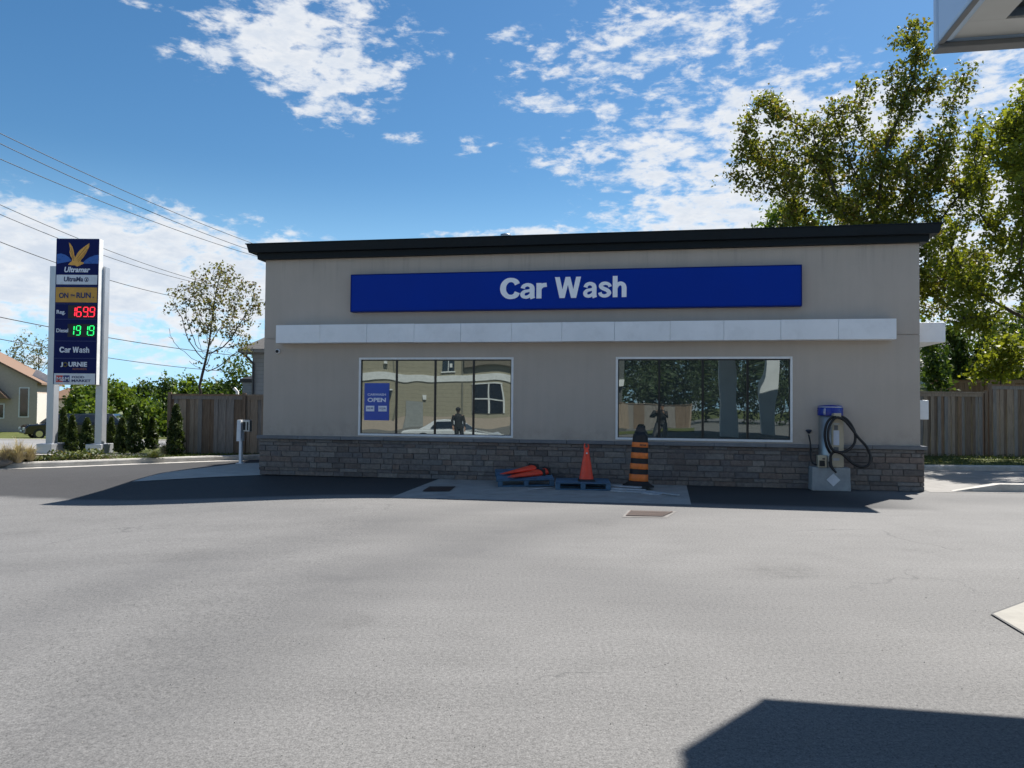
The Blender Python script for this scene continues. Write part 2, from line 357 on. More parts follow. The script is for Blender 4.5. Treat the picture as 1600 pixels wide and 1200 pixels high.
def fence_mat(name='fence_wood', cols=((.20, .145, .105), (.32, .25, .19), (.25, .225, .205), (.26, .17, .11)), long=True):
    m = bpy.data.materials.new(name); m.use_nodes = True; t = NT(m.node_tree)
    tc = t.n('ShaderNodeTexCoord').outputs['Object']; ri = t.n('ShaderNodeNewGeometry').outputs['Random Per Island']
    rp = t.n('ShaderNodeValToRGB', {0: ri}); e = rp.color_ramp.elements; rp.color_ramp.interpolation = 'CONSTANT'
    e[0].color = (*cols[0], 1); e[1].color = (*cols[1], 1); e[1].position = .75
    for i, pos in ((2, .3), (3, .55)): x = e.new(pos); x.color = (*cols[i], 1)
    g = t.noise(t.vm('MULTIPLY', tc, (14, 14, .8)), 3.0, 6, .7, .4); k = t.mr(g, .3, .7, .62, 1.3)
    c = t.mix(1.0, rp.outputs[0], t.n('ShaderNodeCombineColor', {0: k, 1: k, 2: k}).outputs[0], 'MULTIPLY')
    p = t.n('ShaderNodeBsdfPrincipled', {'Base Color': c, 'Roughness': .85, 'Specular IOR Level': .2})
    b = t.n('ShaderNodeBump', {'Strength': .4, 'Distance': .01, 'Height': g}); t.nt.links.new(b.outputs[0], p.inputs['Normal'])
    t.n('ShaderNodeOutputMaterial', {0: p}); return m

def emit_mat(name, col, st):
    m = bpy.data.materials.new(name); m.use_nodes = True; t = NT(m.node_tree)
    tc = t.n('ShaderNodeTexCoord').outputs['Object']; k = t.mr(t.noise(tc, 40, 2), .3, .7, .9, 1.1)
    e = t.n('ShaderNodeEmission', {'Color': col, 'Strength': t.math('MULTIPLY', k, st)}); t.n('ShaderNodeOutputMaterial', {0: e}); return m

P = principled
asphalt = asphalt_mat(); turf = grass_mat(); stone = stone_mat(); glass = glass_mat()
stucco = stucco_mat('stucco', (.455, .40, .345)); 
concrete = P('concrete', (.31, .297, .275), .85, var=.14, vscale=3, bump=.3, bscale=90, dirt=.35)
kerb_con = P('kerb_concrete', (.44, .42, .385), .85, var=.2, vscale=5, bump=.4, bscale=60, dirt=.4)
mortar = P('mortar', (.14, .14, .14), .95, bump=.3)
cap_dark = P('cap_metal', (.006, .011, .015), .6, spec=.22, var=.2, vscale=2)
white_pan = P('white_panel', (.78, .80, .82), .45, var=.05, vscale=1.5, dirt=.12)
white_fr = P('white_frame', (.74, .75, .75), .4, var=.05, dirt=.1)
black_fr = P('black_mullion', (.006, .007, .007), .4)
sign_blue = P('sign_blue', (.0, .030, .30), .5, spec=.12, var=.05, vscale=1)
letter = P('letter_white', (.88, .89, .93), .4, var=.03)
silver = P('silver_metal', (.50, .52, .55), .42, metal=.55, var=.06, vscale=1.2)
black = P('black_rubber', (.012, .012, .013), .6, var=.3, vscale=12)
orange = P('orange_plastic', (.80, .19, .03), .5, var=.18, vscale=9, dirt=.3)
redor = P('red_orange_vinyl', (.85, .065, .025), .45, var=.14, vscale=9, dirt=.15)
pal_blue = P('pallet_blue', (.06, .13, .21), .75, var=.3, vscale=7, dirt=.55, rand=.25)
plank_m = P('grey_lumber', (.44, .46, .48), .85, var=.25, vscale=9, dirt=.3, rand=.2)
rust = P('rusty_iron', (.075, .045, .035), .8, var=.35, vscale=18, bump=.3)
beige = P('beige_enamel', (.46, .40, .29), .45, var=.06)
steel = P('brushed_steel', (.35, .37, .38), .35, metal=.7, var=.1)
grey_p = P('grey_plastic', (.12, .13, .14), .5)
canopy_w = P('canopy_panel', (.34, .355, .36), .4, var=.05, vscale=1)
canopy_f = P('canopy_fascia_panel', (.42, .55, .72), .3, var=.04, vscale=1)
fence_m = fence_mat(); fence_br = fence_mat('brown_fence_wood', ((.20, .12, .07), (.26, .17, .11), (.22, .14, .09), (.17, .10, .06)))
bark = P('bark', (.055, .045, .037), .9, var=.4, vscale=10, bump=.8, bscale=25)
shingle_b = P('brown_shingles', (.19, .118, .078), .9, var=.2, vscale=9, bump=.5, bscale=8)
shingle_g = P('grey_shingles', (.13, .125, .12), .9, var=.25, vscale=12, bump=.5, bscale=9)
brick_d = P('taupe_render', (.47, .385, .31), .9, var=.08, bump=.3)
brick_l = P('pale_brick', (.60, .56, .50), .9, var=.08, bump=.3)
trim_w = P('white_trim', (.75, .75, .73), .5)
dark_gl = P('dark_pane', (.02, .025, .035), .08, spec=.8, var=.1)
car_black = P('black_car_paint', (.008, .009, .011), .15, coat=1, var=.1)
car_white = P('white_car_paint', (.75, .76, .77), .2, coat=1, var=.03)
chrome = P('chrome', (.7, .7, .72), .12, metal=1, var=.03)

# ------------------------------------------------------------------ ground
xs = sorted(set([-80, -60, -40, -30] + [round(-22+.5*i, 2) for i in range(0, 110)] + KX + [40, 55]))
mb = MB(); cols = []
yl = [-80, -50, -30, -20, -12, -6] + [round(-2+.6*i, 2) for i in range(0, 100)]
for x in xs:
    ky = kerb_y(x); ys = [-80+(ky+80)*(1-(1-i/70.0)**1.6) for i in range(71)]; cols.append([(x, y, lot_z(x, y)) for y in ys])
n = 71; vs = [p for c in cols for p in c]
mb.add(vs, [(i*n+j, (i+1)*n+j, (i+1)*n+j+1, i*n+j+1) for i in range(len(xs)-1) for j in range(n-1)], 0, True)
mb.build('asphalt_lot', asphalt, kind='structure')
mb = MB(); fr = [0, .5, 1, 1.5, 2, 3, 4, 5, 6, 7, 8, 9, 10, 12, 14, 16, 18, 20, 23, 26, 30, 35, 40, 50, 70, 100, 160, 260, 500]
xs2 = [-500, -250, -140] + xs + [120, 250, 500]
cols = [[(x, kerb_y(x)+d+.14, land_z(x, kerb_y(x)+d+.14)-.006) for d in fr] for x in xs2]
n = len(fr); vs = [p for c in cols for p in c]
mb.add(vs, [(i*n+j, (i+1)*n+j, (i+1)*n+j+1, i*n+j+1) for i in range(len(xs2)-1) for j in range(n-1)], 0, True)
mb.build('lawn', turf, kind='structure')
# far ground plane below everything
MB().add([(-900, -900, -2.2), (900, -900, -2.2), (900, 900, -2.2), (-900, 900, -2.2)], [(0, 1, 2, 3)]).build('ground', turf, kind='structure')

# kerb along the lot edge
def sweep(path, prof, zf, mat, name, kind='structure', closed_ends=True):
    mb = MB(); vs = []; m = len(prof)
    for i, (x, y) in enumerate(path):
        a = Vector(path[max(0, i-1)]); b = Vector(path[min(len(path)-1, i+1)]); t = (b-a).normalized(); nn_ = Vector((-t.y, t.x))
        for o, z in prof: vs.append((x+nn_.x*o, y+nn_.y*o, zf(x, y)+z))
    fs = [(i*m+j, (i+1)*m+j, (i+1)*m+(j+1) % m, i*m+(j+1) % m) for i in range(len(path)-1) for j in range(m)]
    fs += [tuple(range(m))[::-1], tuple((len(path)-1)*m+k for k in range(m))]
    mb.add(vs, fs, 0, False); return mb.build(name, mat, kind=kind)
kx = [-80+.5*i for i in range(0, 321)]
sweep([(x, kerb_y(x)) for x in kx], [(-.02, -.2), (-.02, .10), (.0, .13), (.15, .135), (.16, -.2)], lot_z, kerb_con, 'kerb')
sweep([(x, kerb_y(x)) for x in kx if -80 < x < -7.2], [(-.32, -.05), (-.32, .006), (-.025, .006), (-.025, -.05)], lot_z, kerb_con, 'gutter')

def sheet(name, pts, mat, dz, zf=zz, sub=6, kind='structure', thick=0.0):
    """flat sheet over a quad of world points, subdivided to follow the ground"""
    mb = MB(); a, b, c, d = [Vector((p[0], p[1], 0)) for p in pts]; vs = []
    for i in range(sub+1):
        for j in range(sub+1):
            s, t = i/sub, j/sub; p = (a*(1-s)+b*s)*(1-t) + (d*(1-s)+c*s)*t
            vs.append((p.x, p.y, zf(p.x, p.y)+dz))
    mb.add(vs, [(i*(sub+1)+j, (i+1)*(sub+1)+j, (i+1)*(sub+1)+j+1, i*(sub+1)+j+1) for i in range(sub) for j in range(sub)])
    return mb.build(name, mat, kind=kind)
# concrete pad in front of the wash, exit apron on its left, lane slab on its right
pad = [gp(610, 778), gp(1080, 789), gp(1072, 756.5), gp(695, 745)]
sheet('concrete_pad', pad, concrete, .004)
ap = [gp(206, 753), wp(-8.4, -.04), wp(-8.4, 4.9), gp(372, 724.5)]
sheet('concrete_apron', ap, P('apron_concrete', (.40, .38, .345), .85, var=.12, vscale=3, bump=.3, bscale=90, dirt=.2), .004, sub=14)
sheet('lane_slab', [wp(5.3, -.1), wp(5.3, -.1)+Vector((22, -.6, 0)), (31, 20.0), (9.2, 19.9)], P('lane_concrete', (.235, .225, .21), .88, var=.16, vscale=2, bump=.3, dirt=.4), .004, zf=lambda x, y: 0)
# right-hand kerbed nose beside the lane
kp0 = gp(1490, 768.5)
nose = [(kp0.x+.0, kp0.y), (kp0.x+.9, kp0.y+.0), (kp0.x+20, kp0.y-.5), (kp0.x+20, kp0.y-.2), (kp0.x+.9, kp0.y+.22), (kp0.x+.0, kp0.y+.12)]
mb = MB(); zt = [.01, .15, .15, .15, .15, .01]
vs = [(x, y, -.05) for x, y in nose] + [(x, y, z) for (x, y), z in zip(nose, zt)]
mb.add(vs, [(0, 1, 7, 6), (1, 2, 8, 7), (2, 3, 9, 8), (3, 4, 10, 9), (4, 5, 11, 10), (5, 0, 6, 11), (6, 7, 10, 11), (7, 8, 9, 10)])
mb.build('island_kerb', kerb_con, kind='structure')
# concrete of the pump island poking in on the right
c0 = gp(1552, 962); c1 = gp(1600, 944); c2 = gp(1600, 991)
e1 = (c1-c0).normalized(); e2 = (c2-c0).normalized()
sheet('pump_island_slab', [c0, c0+e2*4.2, c0+e2*4.2+e1*9, c0+e1*9], P('island_concrete', (.30, .285, .25), .85, var=.12, bump=.3, dirt=.25), .012)
mb = MB()
for a, b in ((c0, c0+e2*4.2), (c0, c0+e1*9)):
    t = (b-a).normalized(); nn_ = Vector((-t.y, t.x, 0))*.02
    mb.add([a-nn_+Vector((0, 0, .016)), b-nn_+Vector((0, 0, .016)), b+nn_+Vector((0, 0, .016)), a+nn_+Vector((0, 0, .016))], [(0, 1, 2, 3)])
mb.build('joint_sealant', black, kind='structure')
# street and pavement on the left
def strip(name, px0, py0, px1, py1, wd, mat, dz):
    a = gp(px0, py0); b = gp(px1, py1); t = (b-a); t.z = 0; t.normalize(); a = a - t*50; b = b + t*25; nn_ = Vector((-t.y, t.x, 0))*wd
    return sheet(name, [a, b, b+nn_, a+nn_], mat, dz, zf=land_z, sub=30)
road_m = P('road_asphalt', (.21, .205, .20), .9, var=.1, vscale=1)
strip('road', 0, 704, 300, 698, 9.0, road_m, .02)
strip('pavement', 0, 688, 300, 689.5, 1.6, concrete, .035)

# ------------------------------------------------------------------ car wash building
UL, UR = -8.49, 5.16; DEP = 9.0
bld = thing('car_wash_building', 'long grey stucco car wash building with stone base and dark flat roof edge', 'building', wp(UL, 0), YAW)
LX = lambda u: u-UL
WX = LX(UR)
hr = 3.02                                                  # reveal joint
def holes_wall(xc, zc, hole, th=.18):
    mb = MB()
    for i in range(len(xc)-1):
        for j in range(len(zc)-1):
            if hole(i, j): continue
            x0, x1, z0, z1 = xc[i], xc[i+1], zc[j], zc[j+1]
            mb.add([(x0, 0, z0), (x1, 0, z0), (x1, 0, z1), (x0, 0, z1)], [(0, 1, 2, 3)])
            for (di, dj, q) in ((-1, 0, [(x0, 0, z0), (x0, 0, z1), (x0, th, z1), (x0, th, z0)]), (1, 0, [(x1, 0, z1), (x1, 0, z0), (x1, th, z0), (x1, th, z1)]),
                                (0, -1, [(x1, 0, z0), (x0, 0, z0), (x0, th, z0), (x1, th, z0)]), (0, 1, [(x0, 0, z1), (x1, 0, z1), (x1, th, z1), (x0, th, z1)])):
                ii, jj = i+di, j+dj
                if ii < 0 or jj < 0 or ii >= len(xc)-1 or jj >= len(zc)-1 or hole(ii, jj): mb.add(q, [(0, 1, 2, 3)])
    return mb
A0, A1, B0, B1 = [LX(u) for u in (-6.245, -2.808, -.665, 2.814)]
W0, W1 = .903, 2.605
mb = holes_wall([0, A0, A1, B0, B1, WX], [.86, W0, W1, hr], lambda i, j: i in (1, 3) and j == 1)
mb.box(0, WX, 0, .18, hr+.014, 4.82)
mb.box(.01, WX-.01, .02, .17, hr, hr+.014)
# sides and rear
mb.box(WX-.2, WX, .18, DEP, .86, hr); mb.box(WX-.2, WX, .18, DEP, hr+.014, 4.82)
mb.box(0, .2, .18, DEP, 3.4, 4.82); mb.box(0, .2, 5.4, DEP, .0, 3.4); mb.box(0, .2, .18, 1.2, .86, 3.4)
mb.box(.2, WX-.2, DEP-.2, DEP, 0, 4.82)
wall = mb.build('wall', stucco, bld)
wall_l = MB().box(.3, WX-.3, .6, .62, 0, 4.6).build('inner_partition', black, bld)
# roof deck + two-step metal cap
mb = MB(); mb.box(.2, WX-.2, .2, DEP-.2, 4.5, 4.6); mb.build('roof', P('roof_membrane', (.3, .3, .3), .9), bld)
mb = MB()
def ring(mb, o0, o1, z0, z1, inner=.25):
    a, b = o0, o1                                         # overhang at bottom / top
    O0 = [(-a, -a), (WX+a, -a), (WX+a, DEP+a), (-a, DEP+a)]; O1 = [(-b, -b), (WX+b, -b), (WX+b, DEP+b), (-b, DEP+b)]
    I = [(inner, inner), (WX-inner, inner), (WX-inner, DEP-inner), (inner, DEP-inner)]
    vs = [(*p, z0) for p in O0]+[(*p, z1) for p in O1]+[(*p, z1) for p in I]+[(*p, z0) for p in I]
    fs = []
    for i in range(4):
        j = (i+1) % 4; fs += [(i, j, 4+j, 4+i), (4+i, 4+j, 8+j, 8+i), (8+i, 8+j, 12+j, 12+i), (12+i, 12+j, j, i)]
    mb.add(vs, fs)
ring(mb, .13, .14, 4.80, 4.93); ring(mb, .27, .31, 4.932, 5.105); ring(mb, .33, .33, 5.107, 5.125)
mb.build('roof_cap', cap_dark, bld)
# stone base
mb = MB(); mb.box(-.03, WX+.03, -.03, .2, 0, .80); mb.box(WX-.1, WX+.03, .2, DEP, 0, .80); mb.box(-.03, .1, .2, 1.2, 0, .80)
mb.build('base_core', mortar, bld)
mb = MB(); r_ = random.Random(3)
def stones(L, T, z1=.80):
    z = 0.0
    while z < z1-.02:
        h = r_.choice([.075, .10, .12, .15]); h = min(h, z1-z)
        if z1-(z+h) < .05: h = z1-z
        x = -r_.random()*.3
        while x < L:
            w_ = r_.uniform(.15, .52); xa, xb = max(0, x), min(L, x+w_)
            if xb-xa > .03:
                hh = [(z, z+h)]
                if h > .12 and r_.random() < .3: hh = [(z, z+h*.5), (z+h*.5, z+h)]
                for za, zb in hh:
                    d = r_.uniform(.010, .024); g = .0035
                    q = [r_.uniform(-.004, .004) for _ in range(4)]
                    vs = [(xa+g, 0, za+g), (xb-g, 0, za+g), (xb-g, 0, zb-g), (xa+g, 0, zb-g), (xa+g+.006, -d+q[0], za+g+.006), (xb-g-.006, -d+q[1], za+g+.006), (xb-g-.006, -d+q[2], zb-g-.006), (xa+g+.006, -d+q[3], zb-g-.006)]
                    mb.add([T @ Vector(v) for v in vs], [(4, 5, 6, 7), (0, 1, 5, 4), (1, 2, 6, 5), (2, 3, 7, 6), (3, 0, 4, 7)])
            x += w_
        z += h
stones(WX+.06+.06, Matrix.Translation((-.06, -.031, 0)))
stones(DEP, Matrix.Translation((WX+.031, -.03, 0)) @ Matrix.Rotation(R(90), 4, 'Z'))
mb.build('stone_base', stone, bld)
mb = MB(); nx = 14
for i in range(nx):
    x0 = -.10+(WX+.2)/nx*i; mb.box(x0+.003, x0+(WX+.2)/nx-.003, -.10, .0, .802, .872)
mb.box(WX+.001, WX+.10, .001, DEP, .802, .872); mb.box(-.10, -.001, .001, 1.2, .802, .872)
mb.build('stone_sill', P('sill_stone', (.16, .165, .175), .8, var=.15, bump=.4, rand=.12), bld, bevel=.006)
# window frames
for k, (x0, x1, mull) in enumerate(((A0, A1, (619.5, 680, 740)), (B0, B1, (1030, 1098, 1168)))):
    mb = MB(); fw = .045
    mb.box(x0, x1, -.012, .06, W1-fw, W1); mb.box(x0, x1, -.012, .06, W0, W0+fw); mb.box(x0, x0+fw, -.012, .06, W0+fw, W1-fw); mb.box(x1-fw, x1, -.012, .06, W0+fw, W1-fw)
    fr_ = mb.build('window', white_fr, bld, bevel=.004)
    e = [x0+fw] + [LX(wl(m_, 620, .03)[0]) for m_ in mull] + [x1-fw]
    for q in range(4):
        MB().add([(e[q]+.02, .035, W0+fw+.0), (e[q+1]-.02, .035, W0+fw), (e[q+1]-.02, .035, W1-fw), (e[q]+.02, .035, W1-fw), (e[q]+.02, .05, W0+fw+.0), (e[q+1]-.02, .05, W0+fw), (e[q+1]-.02, .05, W1-fw), (e[q]+.02, .05, W1-fw)],
                 [(0, 1, 2, 3), (7, 6, 5, 4), (0, 4, 5, 1), (1, 5, 6, 2), (2, 6, 7, 3), (3, 7, 4, 0)]).build('pane', glass, fr_)
    mb = MB()
    for q, xm in enumerate(e):
        mb.box(xm-(.022 if 0 < q < 4 else 0 if q == 0 else .02), xm+(.022 if 0 < q < 4 else .02 if q == 0 else 0), .018, .058, W0+fw+.012, W1-fw-.025)
    mb.box(x0+fw, x1-fw, .016, .058, W1-fw-.025, W1-fw); mb.box(x0+fw, x1-fw, .016, .058, W0+fw, W0+fw+.012)
    mb.build('mullion', black_fr, fr_)
# white fascia band
u0, ft = wl(431, 508, -.3); u1, _ = wl(1401, 497, -.3); fb = wl(431, 536, -.3)[1]
joints = [431, 500, 573, 647, 720, 799, 878, 960, 1047, 1131, 1220, 1310, 1401]
us = [LX(wl(p_, 515, -.3)[0]) for p_ in joints]
mb = MB()
for i in range(len(us)-1):
    dz = random.uniform(-.004, .004)
    mb.box(us[i]+.002, us[i+1]-.002, -.30+random.uniform(-.003, .003), -.001, fb+dz, ft+dz)
mb.build('fascia_band', white_pan, bld, bevel=.006)
mb = MB(); mb.box(WX+.001, WX+.62, .45, 7.2, fb, ft); mb.build('side_band', white_pan, bld, bevel=.01)
mb = MB(); mb.box(WX+.001, WX+.27, .35, .75, 1.38, 1.76); mb.build('meter_box', white_pan, bld, bevel=.01)
# roof vent
vp = at(790, 372, 17.5)
mb = MB(); vloc = Matrix.Rotation(-YAW, 4, 'Z') @ (Vector(wp(0, 2.0)) - Vector(wp(UL, 0)))
vx = LX(wl(790, 372, 2.0)[0]); vh = wl(790, 368.5, 2.0)[1]
mb.lathe([(.08, 4.6), (.08, vh-.05), (.125, vh-.05), (.125, vh+.03), (.02, vh+.06)], 18, Matrix.Translation((vx, 2.0, 0))); mb.build('roof_vent', steel, bld)

# the blue sign
su0, sh1 = wl(549, 430, -.16); su1, _ = wl(1252, 411, -.16); sh0 = wl(549, 486, -.16)[1]
sg = thing('wall_sign', 'long blue sign board with white lettering high on the stucco wall', 'sign', wp(su0, -.002, sh0), YAW)
sw = su1-su0; sh = sh1-sh0
MB().box(0, sw, -.155, 0, 0, sh).build('sign_box', sign_blue, sg, bevel=.008)
mb = MB(); mb.box(-.012, sw+.012, -.162, -.002, -.02, -.001); mb.box(-.012, sw+.012, -.162, -.002, sh+.001, sh+.014); mb.box(sw+.001, sw+.014, -.162, -.002, -.001, sh+.001); mb.box(-.014, -.001, -.162, -.002, -.001, sh+.001)
mb.build('sign_trim', P('sign_trim_blue', (.0, .016, .16), .5, spec=.15), sg)
def sx(px, py=450): return wl(px, py, -.16)[0]-su0
def shh(px, py): return wl(px, py, -.16)[1]-sh0
GL = {'C': (.80, [('s', [(.735, .70, .24), (.66, .83, .235), (.50, .905, .20), (.30, .87, .22), (.155, .70, .25), (.115, .5, .26), (.155, .30, .25), (.30, .13, .22), (.50, .095, .20), (.66, .17, .235), (.735, .31, .24)])]),
 'a': (.665, [('s', [(.125, .49, .19), (.17, .60, .17), (.32, .665, .155), (.475, .61, .19), (.525, .50, .21), (.525, .30, .21), (.53, .10, .21), (.56, .0, .21)]), ('s', [(.50, .415, .12), (.36, .375, .13), (.20, .34, .15), (.115, .235, .19), (.13, .13, .18), (.22, .075, .15), (.34, .085, .15), (.45, .17, .14), (.52, .27, .12)])]),
 'r': (.46, [('l', [(.11, 0, .22), (.11, .735, .22)]), ('s', [(.13, .36, .14), (.17, .52, .18), (.28, .62, .20), (.44, .645, .19)])]),
 'W': (1.26, [('l', [(.115, 1, .225), (.335, 0, .225)]), ('l', [(.36, 0, .20), (.60, 1, .20)]), ('l', [(.62, 1, .20), (.86, 0, .20)]), ('l', [(.885, 0, .225), (1.105, 1, .225)])]),
 's': (.62, [('s', [(.545, .50, .17), (.50, .60, .15), (.36, .665, .15), (.20, .64, .17), (.12, .54, .19), (.20, .44, .18), (.40, .345, .18), (.50, .22, .20), (.42, .105, .17), (.26, .07, .15), (.12, .13, .16), (.075, .235, .17)])]),
 'h': (.66, [('l', [(.11, 0, .22), (.11, 1.0, .22)]), ('s', [(.16, .42, .12), (.20, .55, .17), (.33, .645, .175), (.46, .60, .20), (.515, .48, .22), (.52, .3, .22), (.52, 0, .22)])])}
def heavy_word(word, mat, parent, x0, z0, w_, h_, y0, depth):
    total = sum(GL[c][0] for c in word)+.045*(len(word)-1); kx_ = w_/total; x = 0.0
    for c in word:
        mb = MB()
        for si, (kd, pts) in enumerate(GL[c][1]):
            P_ = [Vector((a, 0, b)) for a, b, _ in pts]; W_2 = [p[2] for p in pts]
            if kd == 's':
                Q_ = spl(P_, 8); n_ = len(pts)-1; ww = [W_2[min(n_, int(i/8))]*(1-(i % 8)/8)+W_2[min(n_, int(i/8)+1)]*((i % 8)/8) for i in range(len(Q_))]
            else: Q_, ww = P_, W_2
            A_, B_ = [], []
            for i, p in enumerate(Q_):
                t_ = (Q_[min(i+1, len(Q_)-1)]-Q_[max(i-1, 0)]).normalized(); nn_ = Vector((-t_.z, 0, t_.x))
                if c == 'W': nn_ = Vector((-1 if t_.z > 0 else 1, 0, 0))
                A_.append(p+nn_*ww[i]/2); B_.append(p-nn_*ww[i]/2)
            f = y0-depth-si*.0006; vs = []
            for a, b in zip(A_, B_):
                for yy in (f, y0): vs += [(x0+(x+a.x)*kx_, yy, z0+a.z*h_), (x0+(x+b.x)*kx_, yy, z0+b.z*h_)]
            fs = []
            for i in range(len(A_)-1):
                o = i*4; fs += [(o, o+1, o+5, o+4), (o, o+4, o+6, o+2), (o+1, o+3, o+7, o+5)]
            o = (len(A_)-1)*4; fs += [(0, 2, 3, 1), (o, o+1, o+3, o+2)]
            mb.add(vs, fs)
        mb.build('letter', mat, parent); x += GL[c][0]+.045
heavy_word('Car', letter, sg, sx(782), shh(800, 467), sx(855)-sx(782), shh(800, 434.5)-shh(800, 467), -.1555, .012)
heavy_word('Wash', letter, sg, sx(867), shh(925, 465), sx(980)-sx(867), shh(925, 432)-shh(925, 465), -.1555, .012)

# poster stuck on the first window pane
pu0, ph1 = wl(569.5, 598.5, .02); pu1, ph0 = wl(607.5, 657, .02)
po = thing('window_poster', 'blue poster reading carwash open stuck on the leftmost window pane', 'poster', wp(pu0, .028, ph0), YAW)
pw, phh = pu1-pu0, ph1-ph0
MB().box(0, pw, -.003, .003, 0, phh).build('sheet', P('poster_blue', (.004, .05, .38), .35, hue=(.005, .09, .5), vscale=1), po)
pt = P('poster_white', (.75, .78, .85), .5)
text_mesh('lettering', 'CARWASH', pt, po, pw*.74, phh*.065, (pw*.13, -.004, phh*.66), bold=.02, depth=.001)
text_mesh('lettering', 'OPEN', pt, po, pw*.74, phh*.115, (pw*.13, -.004, phh*.49), bold=.035, depth=.001)
for q in (.07, .57):
    MB().box(pw*q, pw*(q+.34), -.006, -.0035, phh*.24, phh*.39).build('price_tag', pt, po)
    text_mesh('price_text', '$8.99' if q < .3 else '$12.99', P('tag_ink', (.02, .06, .3), .5), po, pw*.24, phh*.06, (pw*(q+.05), -.007, phh*.285), bold=.02, depth=.001)

# security camera below the band's left end
cu, chh = wl(433, 549, -.05)
sc = thing('security_camera', 'small white dome security camera low on the left end of the wall', 'camera', wp(cu, -.001, chh), YAW)
MB().lathe([(.055, 0), (.055, .03), (.04, .05)], 20, Matrix.Rotation(R(90), 4, 'X')).build('housing', white_pan, sc)
MB().ball((0, -.055, 0), .036, .036, .036).build('lens', black, sc)
# small wall light-sensor box on right: outlet
# ------------------------------------------------------------------ vacuum station
vb = gp(1298, 767.5)
vac = thing('vacuum_station', 'beige and blue coin vacuum on concrete block, black hose looped on it', 'vacuum', (vb.x, vb.y, 0), YAW)
K = vb.y/F
X = lambda px: (px-1298)*K
Z = lambda py: (767.5-py)*K
mb = MB(); mb.taper(X(1270), X(1328), 0, .62, 0, Z(731), .97)
mb.build('concrete_block', P('pad_concrete', (.30, .32, .33), .85, var=.15, bump=.3, dirt=.3), vac, bevel=.015)
zc = Z(756)+.0; dm = P('diamond_decal', (.62, .64, .68), .5)
cx = X(1302); MB().prism([(cx-.125, Z(750)), (cx, Z(750)-.125), (cx+.125, Z(750)), (cx, Z(750)+.125)], -.002, .006, axis='y').build('diamond_sign', dm, vac)
zb, zt_ = Z(731), Z(636)
MB().lathe([(.215, zb), (.215, Z(650)), (.205, Z(650)+.005)], 40, Matrix.Translation((X(1303), .30, 0)), sy=.95).build('drum', steel, vac)
mb = MB().lathe([(.232, Z(650)), (.235, Z(648)), (.235, Z(638)), (.215, Z(634.5)), (.01, Z(633))], 40, Matrix.Translation((X(1303), .30, 0)), sy=.98); hd = mb.build('top_cover', P('vac_blue', (.004, .025, .28), .3), vac)
mb = MB().lathe([(.237, Z(637.2)), (.239, Z(636.6)), (.237, Z(636))], 40, Matrix.Translation((X(1303), .30, 0)), sy=.98); mb.build('rim', silver, vac)
pn = MB().box(X(1300.5), X(1318), .02, .16, zb+.005, Z(652)).build('front_panel', beige, vac, bevel=.012)
MB().box(X(1301), X(1312), -.10, .08, Z(654), Z(646)).build('hose_hook', beige, vac, bevel=.01)
MB().box(X(1302.5), X(1311), .010, .019, Z(696), Z(673)).build('instruction_label', P('label_pale', (.52, .57, .66), .5), pn)
MB().box(X(1303.5), X(1309), .008, .019, Z(672.5), Z(665)).build('coin_slot', grey_p, pn)
MB().box(X(1303), X(1310), .008, .019, Z(706), Z(699)).build('coin_door', grey_p, pn)
MB().box(X(1302), X(1311), .010, .019, Z(720), Z(716)).build('small_label', P('label_pale2', (.4, .42, .46), .5), pn)
MB().box(X(1302.5), X(1311.5), .010, .019, Z(664), Z(661.5)).build('plate', steel, pn)
ink = P('dark_ink', (.03, .03, .035), .5); inkw = P('pale_ink', (.6, .6, .65), .5)
text_mesh('lettering', 'VACUUM', ink, pn, .09, .016, (X(1303), .0185, Z(663.7)), bold=.02, depth=.001)
text_mesh('lettering', 'AIR', inkw, vac, .05, .12, (X(1289.5), .105, Z(648.5)), bold=.02, depth=.002, rot=(R(90), 0, R(-48)))
hp = [(1297, 708, .0), (1291, 697, -.06), (1288, 680, -.08), (1291, 662, -.09), (1300, 652, -.08), (1312, 651, -.07), (1323, 658, -.06), (1332, 674, -.05), (1333, 688, -.05), (1328, 698, -.06), (1318, 705, -.08), (1306, 706, -.10), (1297, 700, -.11), (1292, 684, -.12), (1294, 666, -.13), (1303, 653.5, -.13), (1315, 656, -.11),
      (1326, 668, -.08), (1338, 684, -.06), (1350, 698, -.05), (1355, 712, -.05), (1353, 724, -.06), (1343, 728.5, -.07), (1330, 724, -.07), (1320, 715, -.08), (1311, 708, -.09), (1302, 706, -.08), (1297, 712, -.07), (1297, 722, -.06)]
MB().tube(spl([(X(a), c, Z(b)) for a, b, c in hp], 8), .0245, 12).build('hose', black, vac)
MB().tube([(X(1296), -.06, Z(721)), (X(1297), -.07, Z(728)), (X(1300), -.09, Z(733)), (X(1304), -.12, Z(738))], [.035, .034, .026, .018], 10).build('nozzle', black, vac)
bx = MB().box(X(1279), X(1292), -.02, .12, Z(731)+.002, Z(712)).build('payment_box', beige, vac, bevel=.008)
MB().box(X(1281), X(1289), -.028, -.021, Z(729), Z(720)).build('keypad', black, bx); MB().box(X(1285.5), X(1289.5), -.028, -.021, Z(718.5), Z(716.5)).build('slot', black, bx)
mb = MB().tube(spl([(X(1279), .08, Z(728)), (X(1272), .1, Z(724)), (X(1270.5), .15, Z(712)), (X(1272), .25, Z(695)), (X(1270.5), .32, Z(681))], 8), .014, 8); mb.build('air_hose', black, vac)
mb = MB(); mb.lathe([(.015, -.03), (.03, -.01), (.055, .02), (.06, .04), (.03, .05)], 16, Matrix.Translation((X(1271), .34, Z(677)))); mb.box(X(1270), X(1272.5), .35, .60, Z(677), Z(675)); mb.build('hose_hanger', P('hanger_blue', (.02, .03, .055), .5), vac)

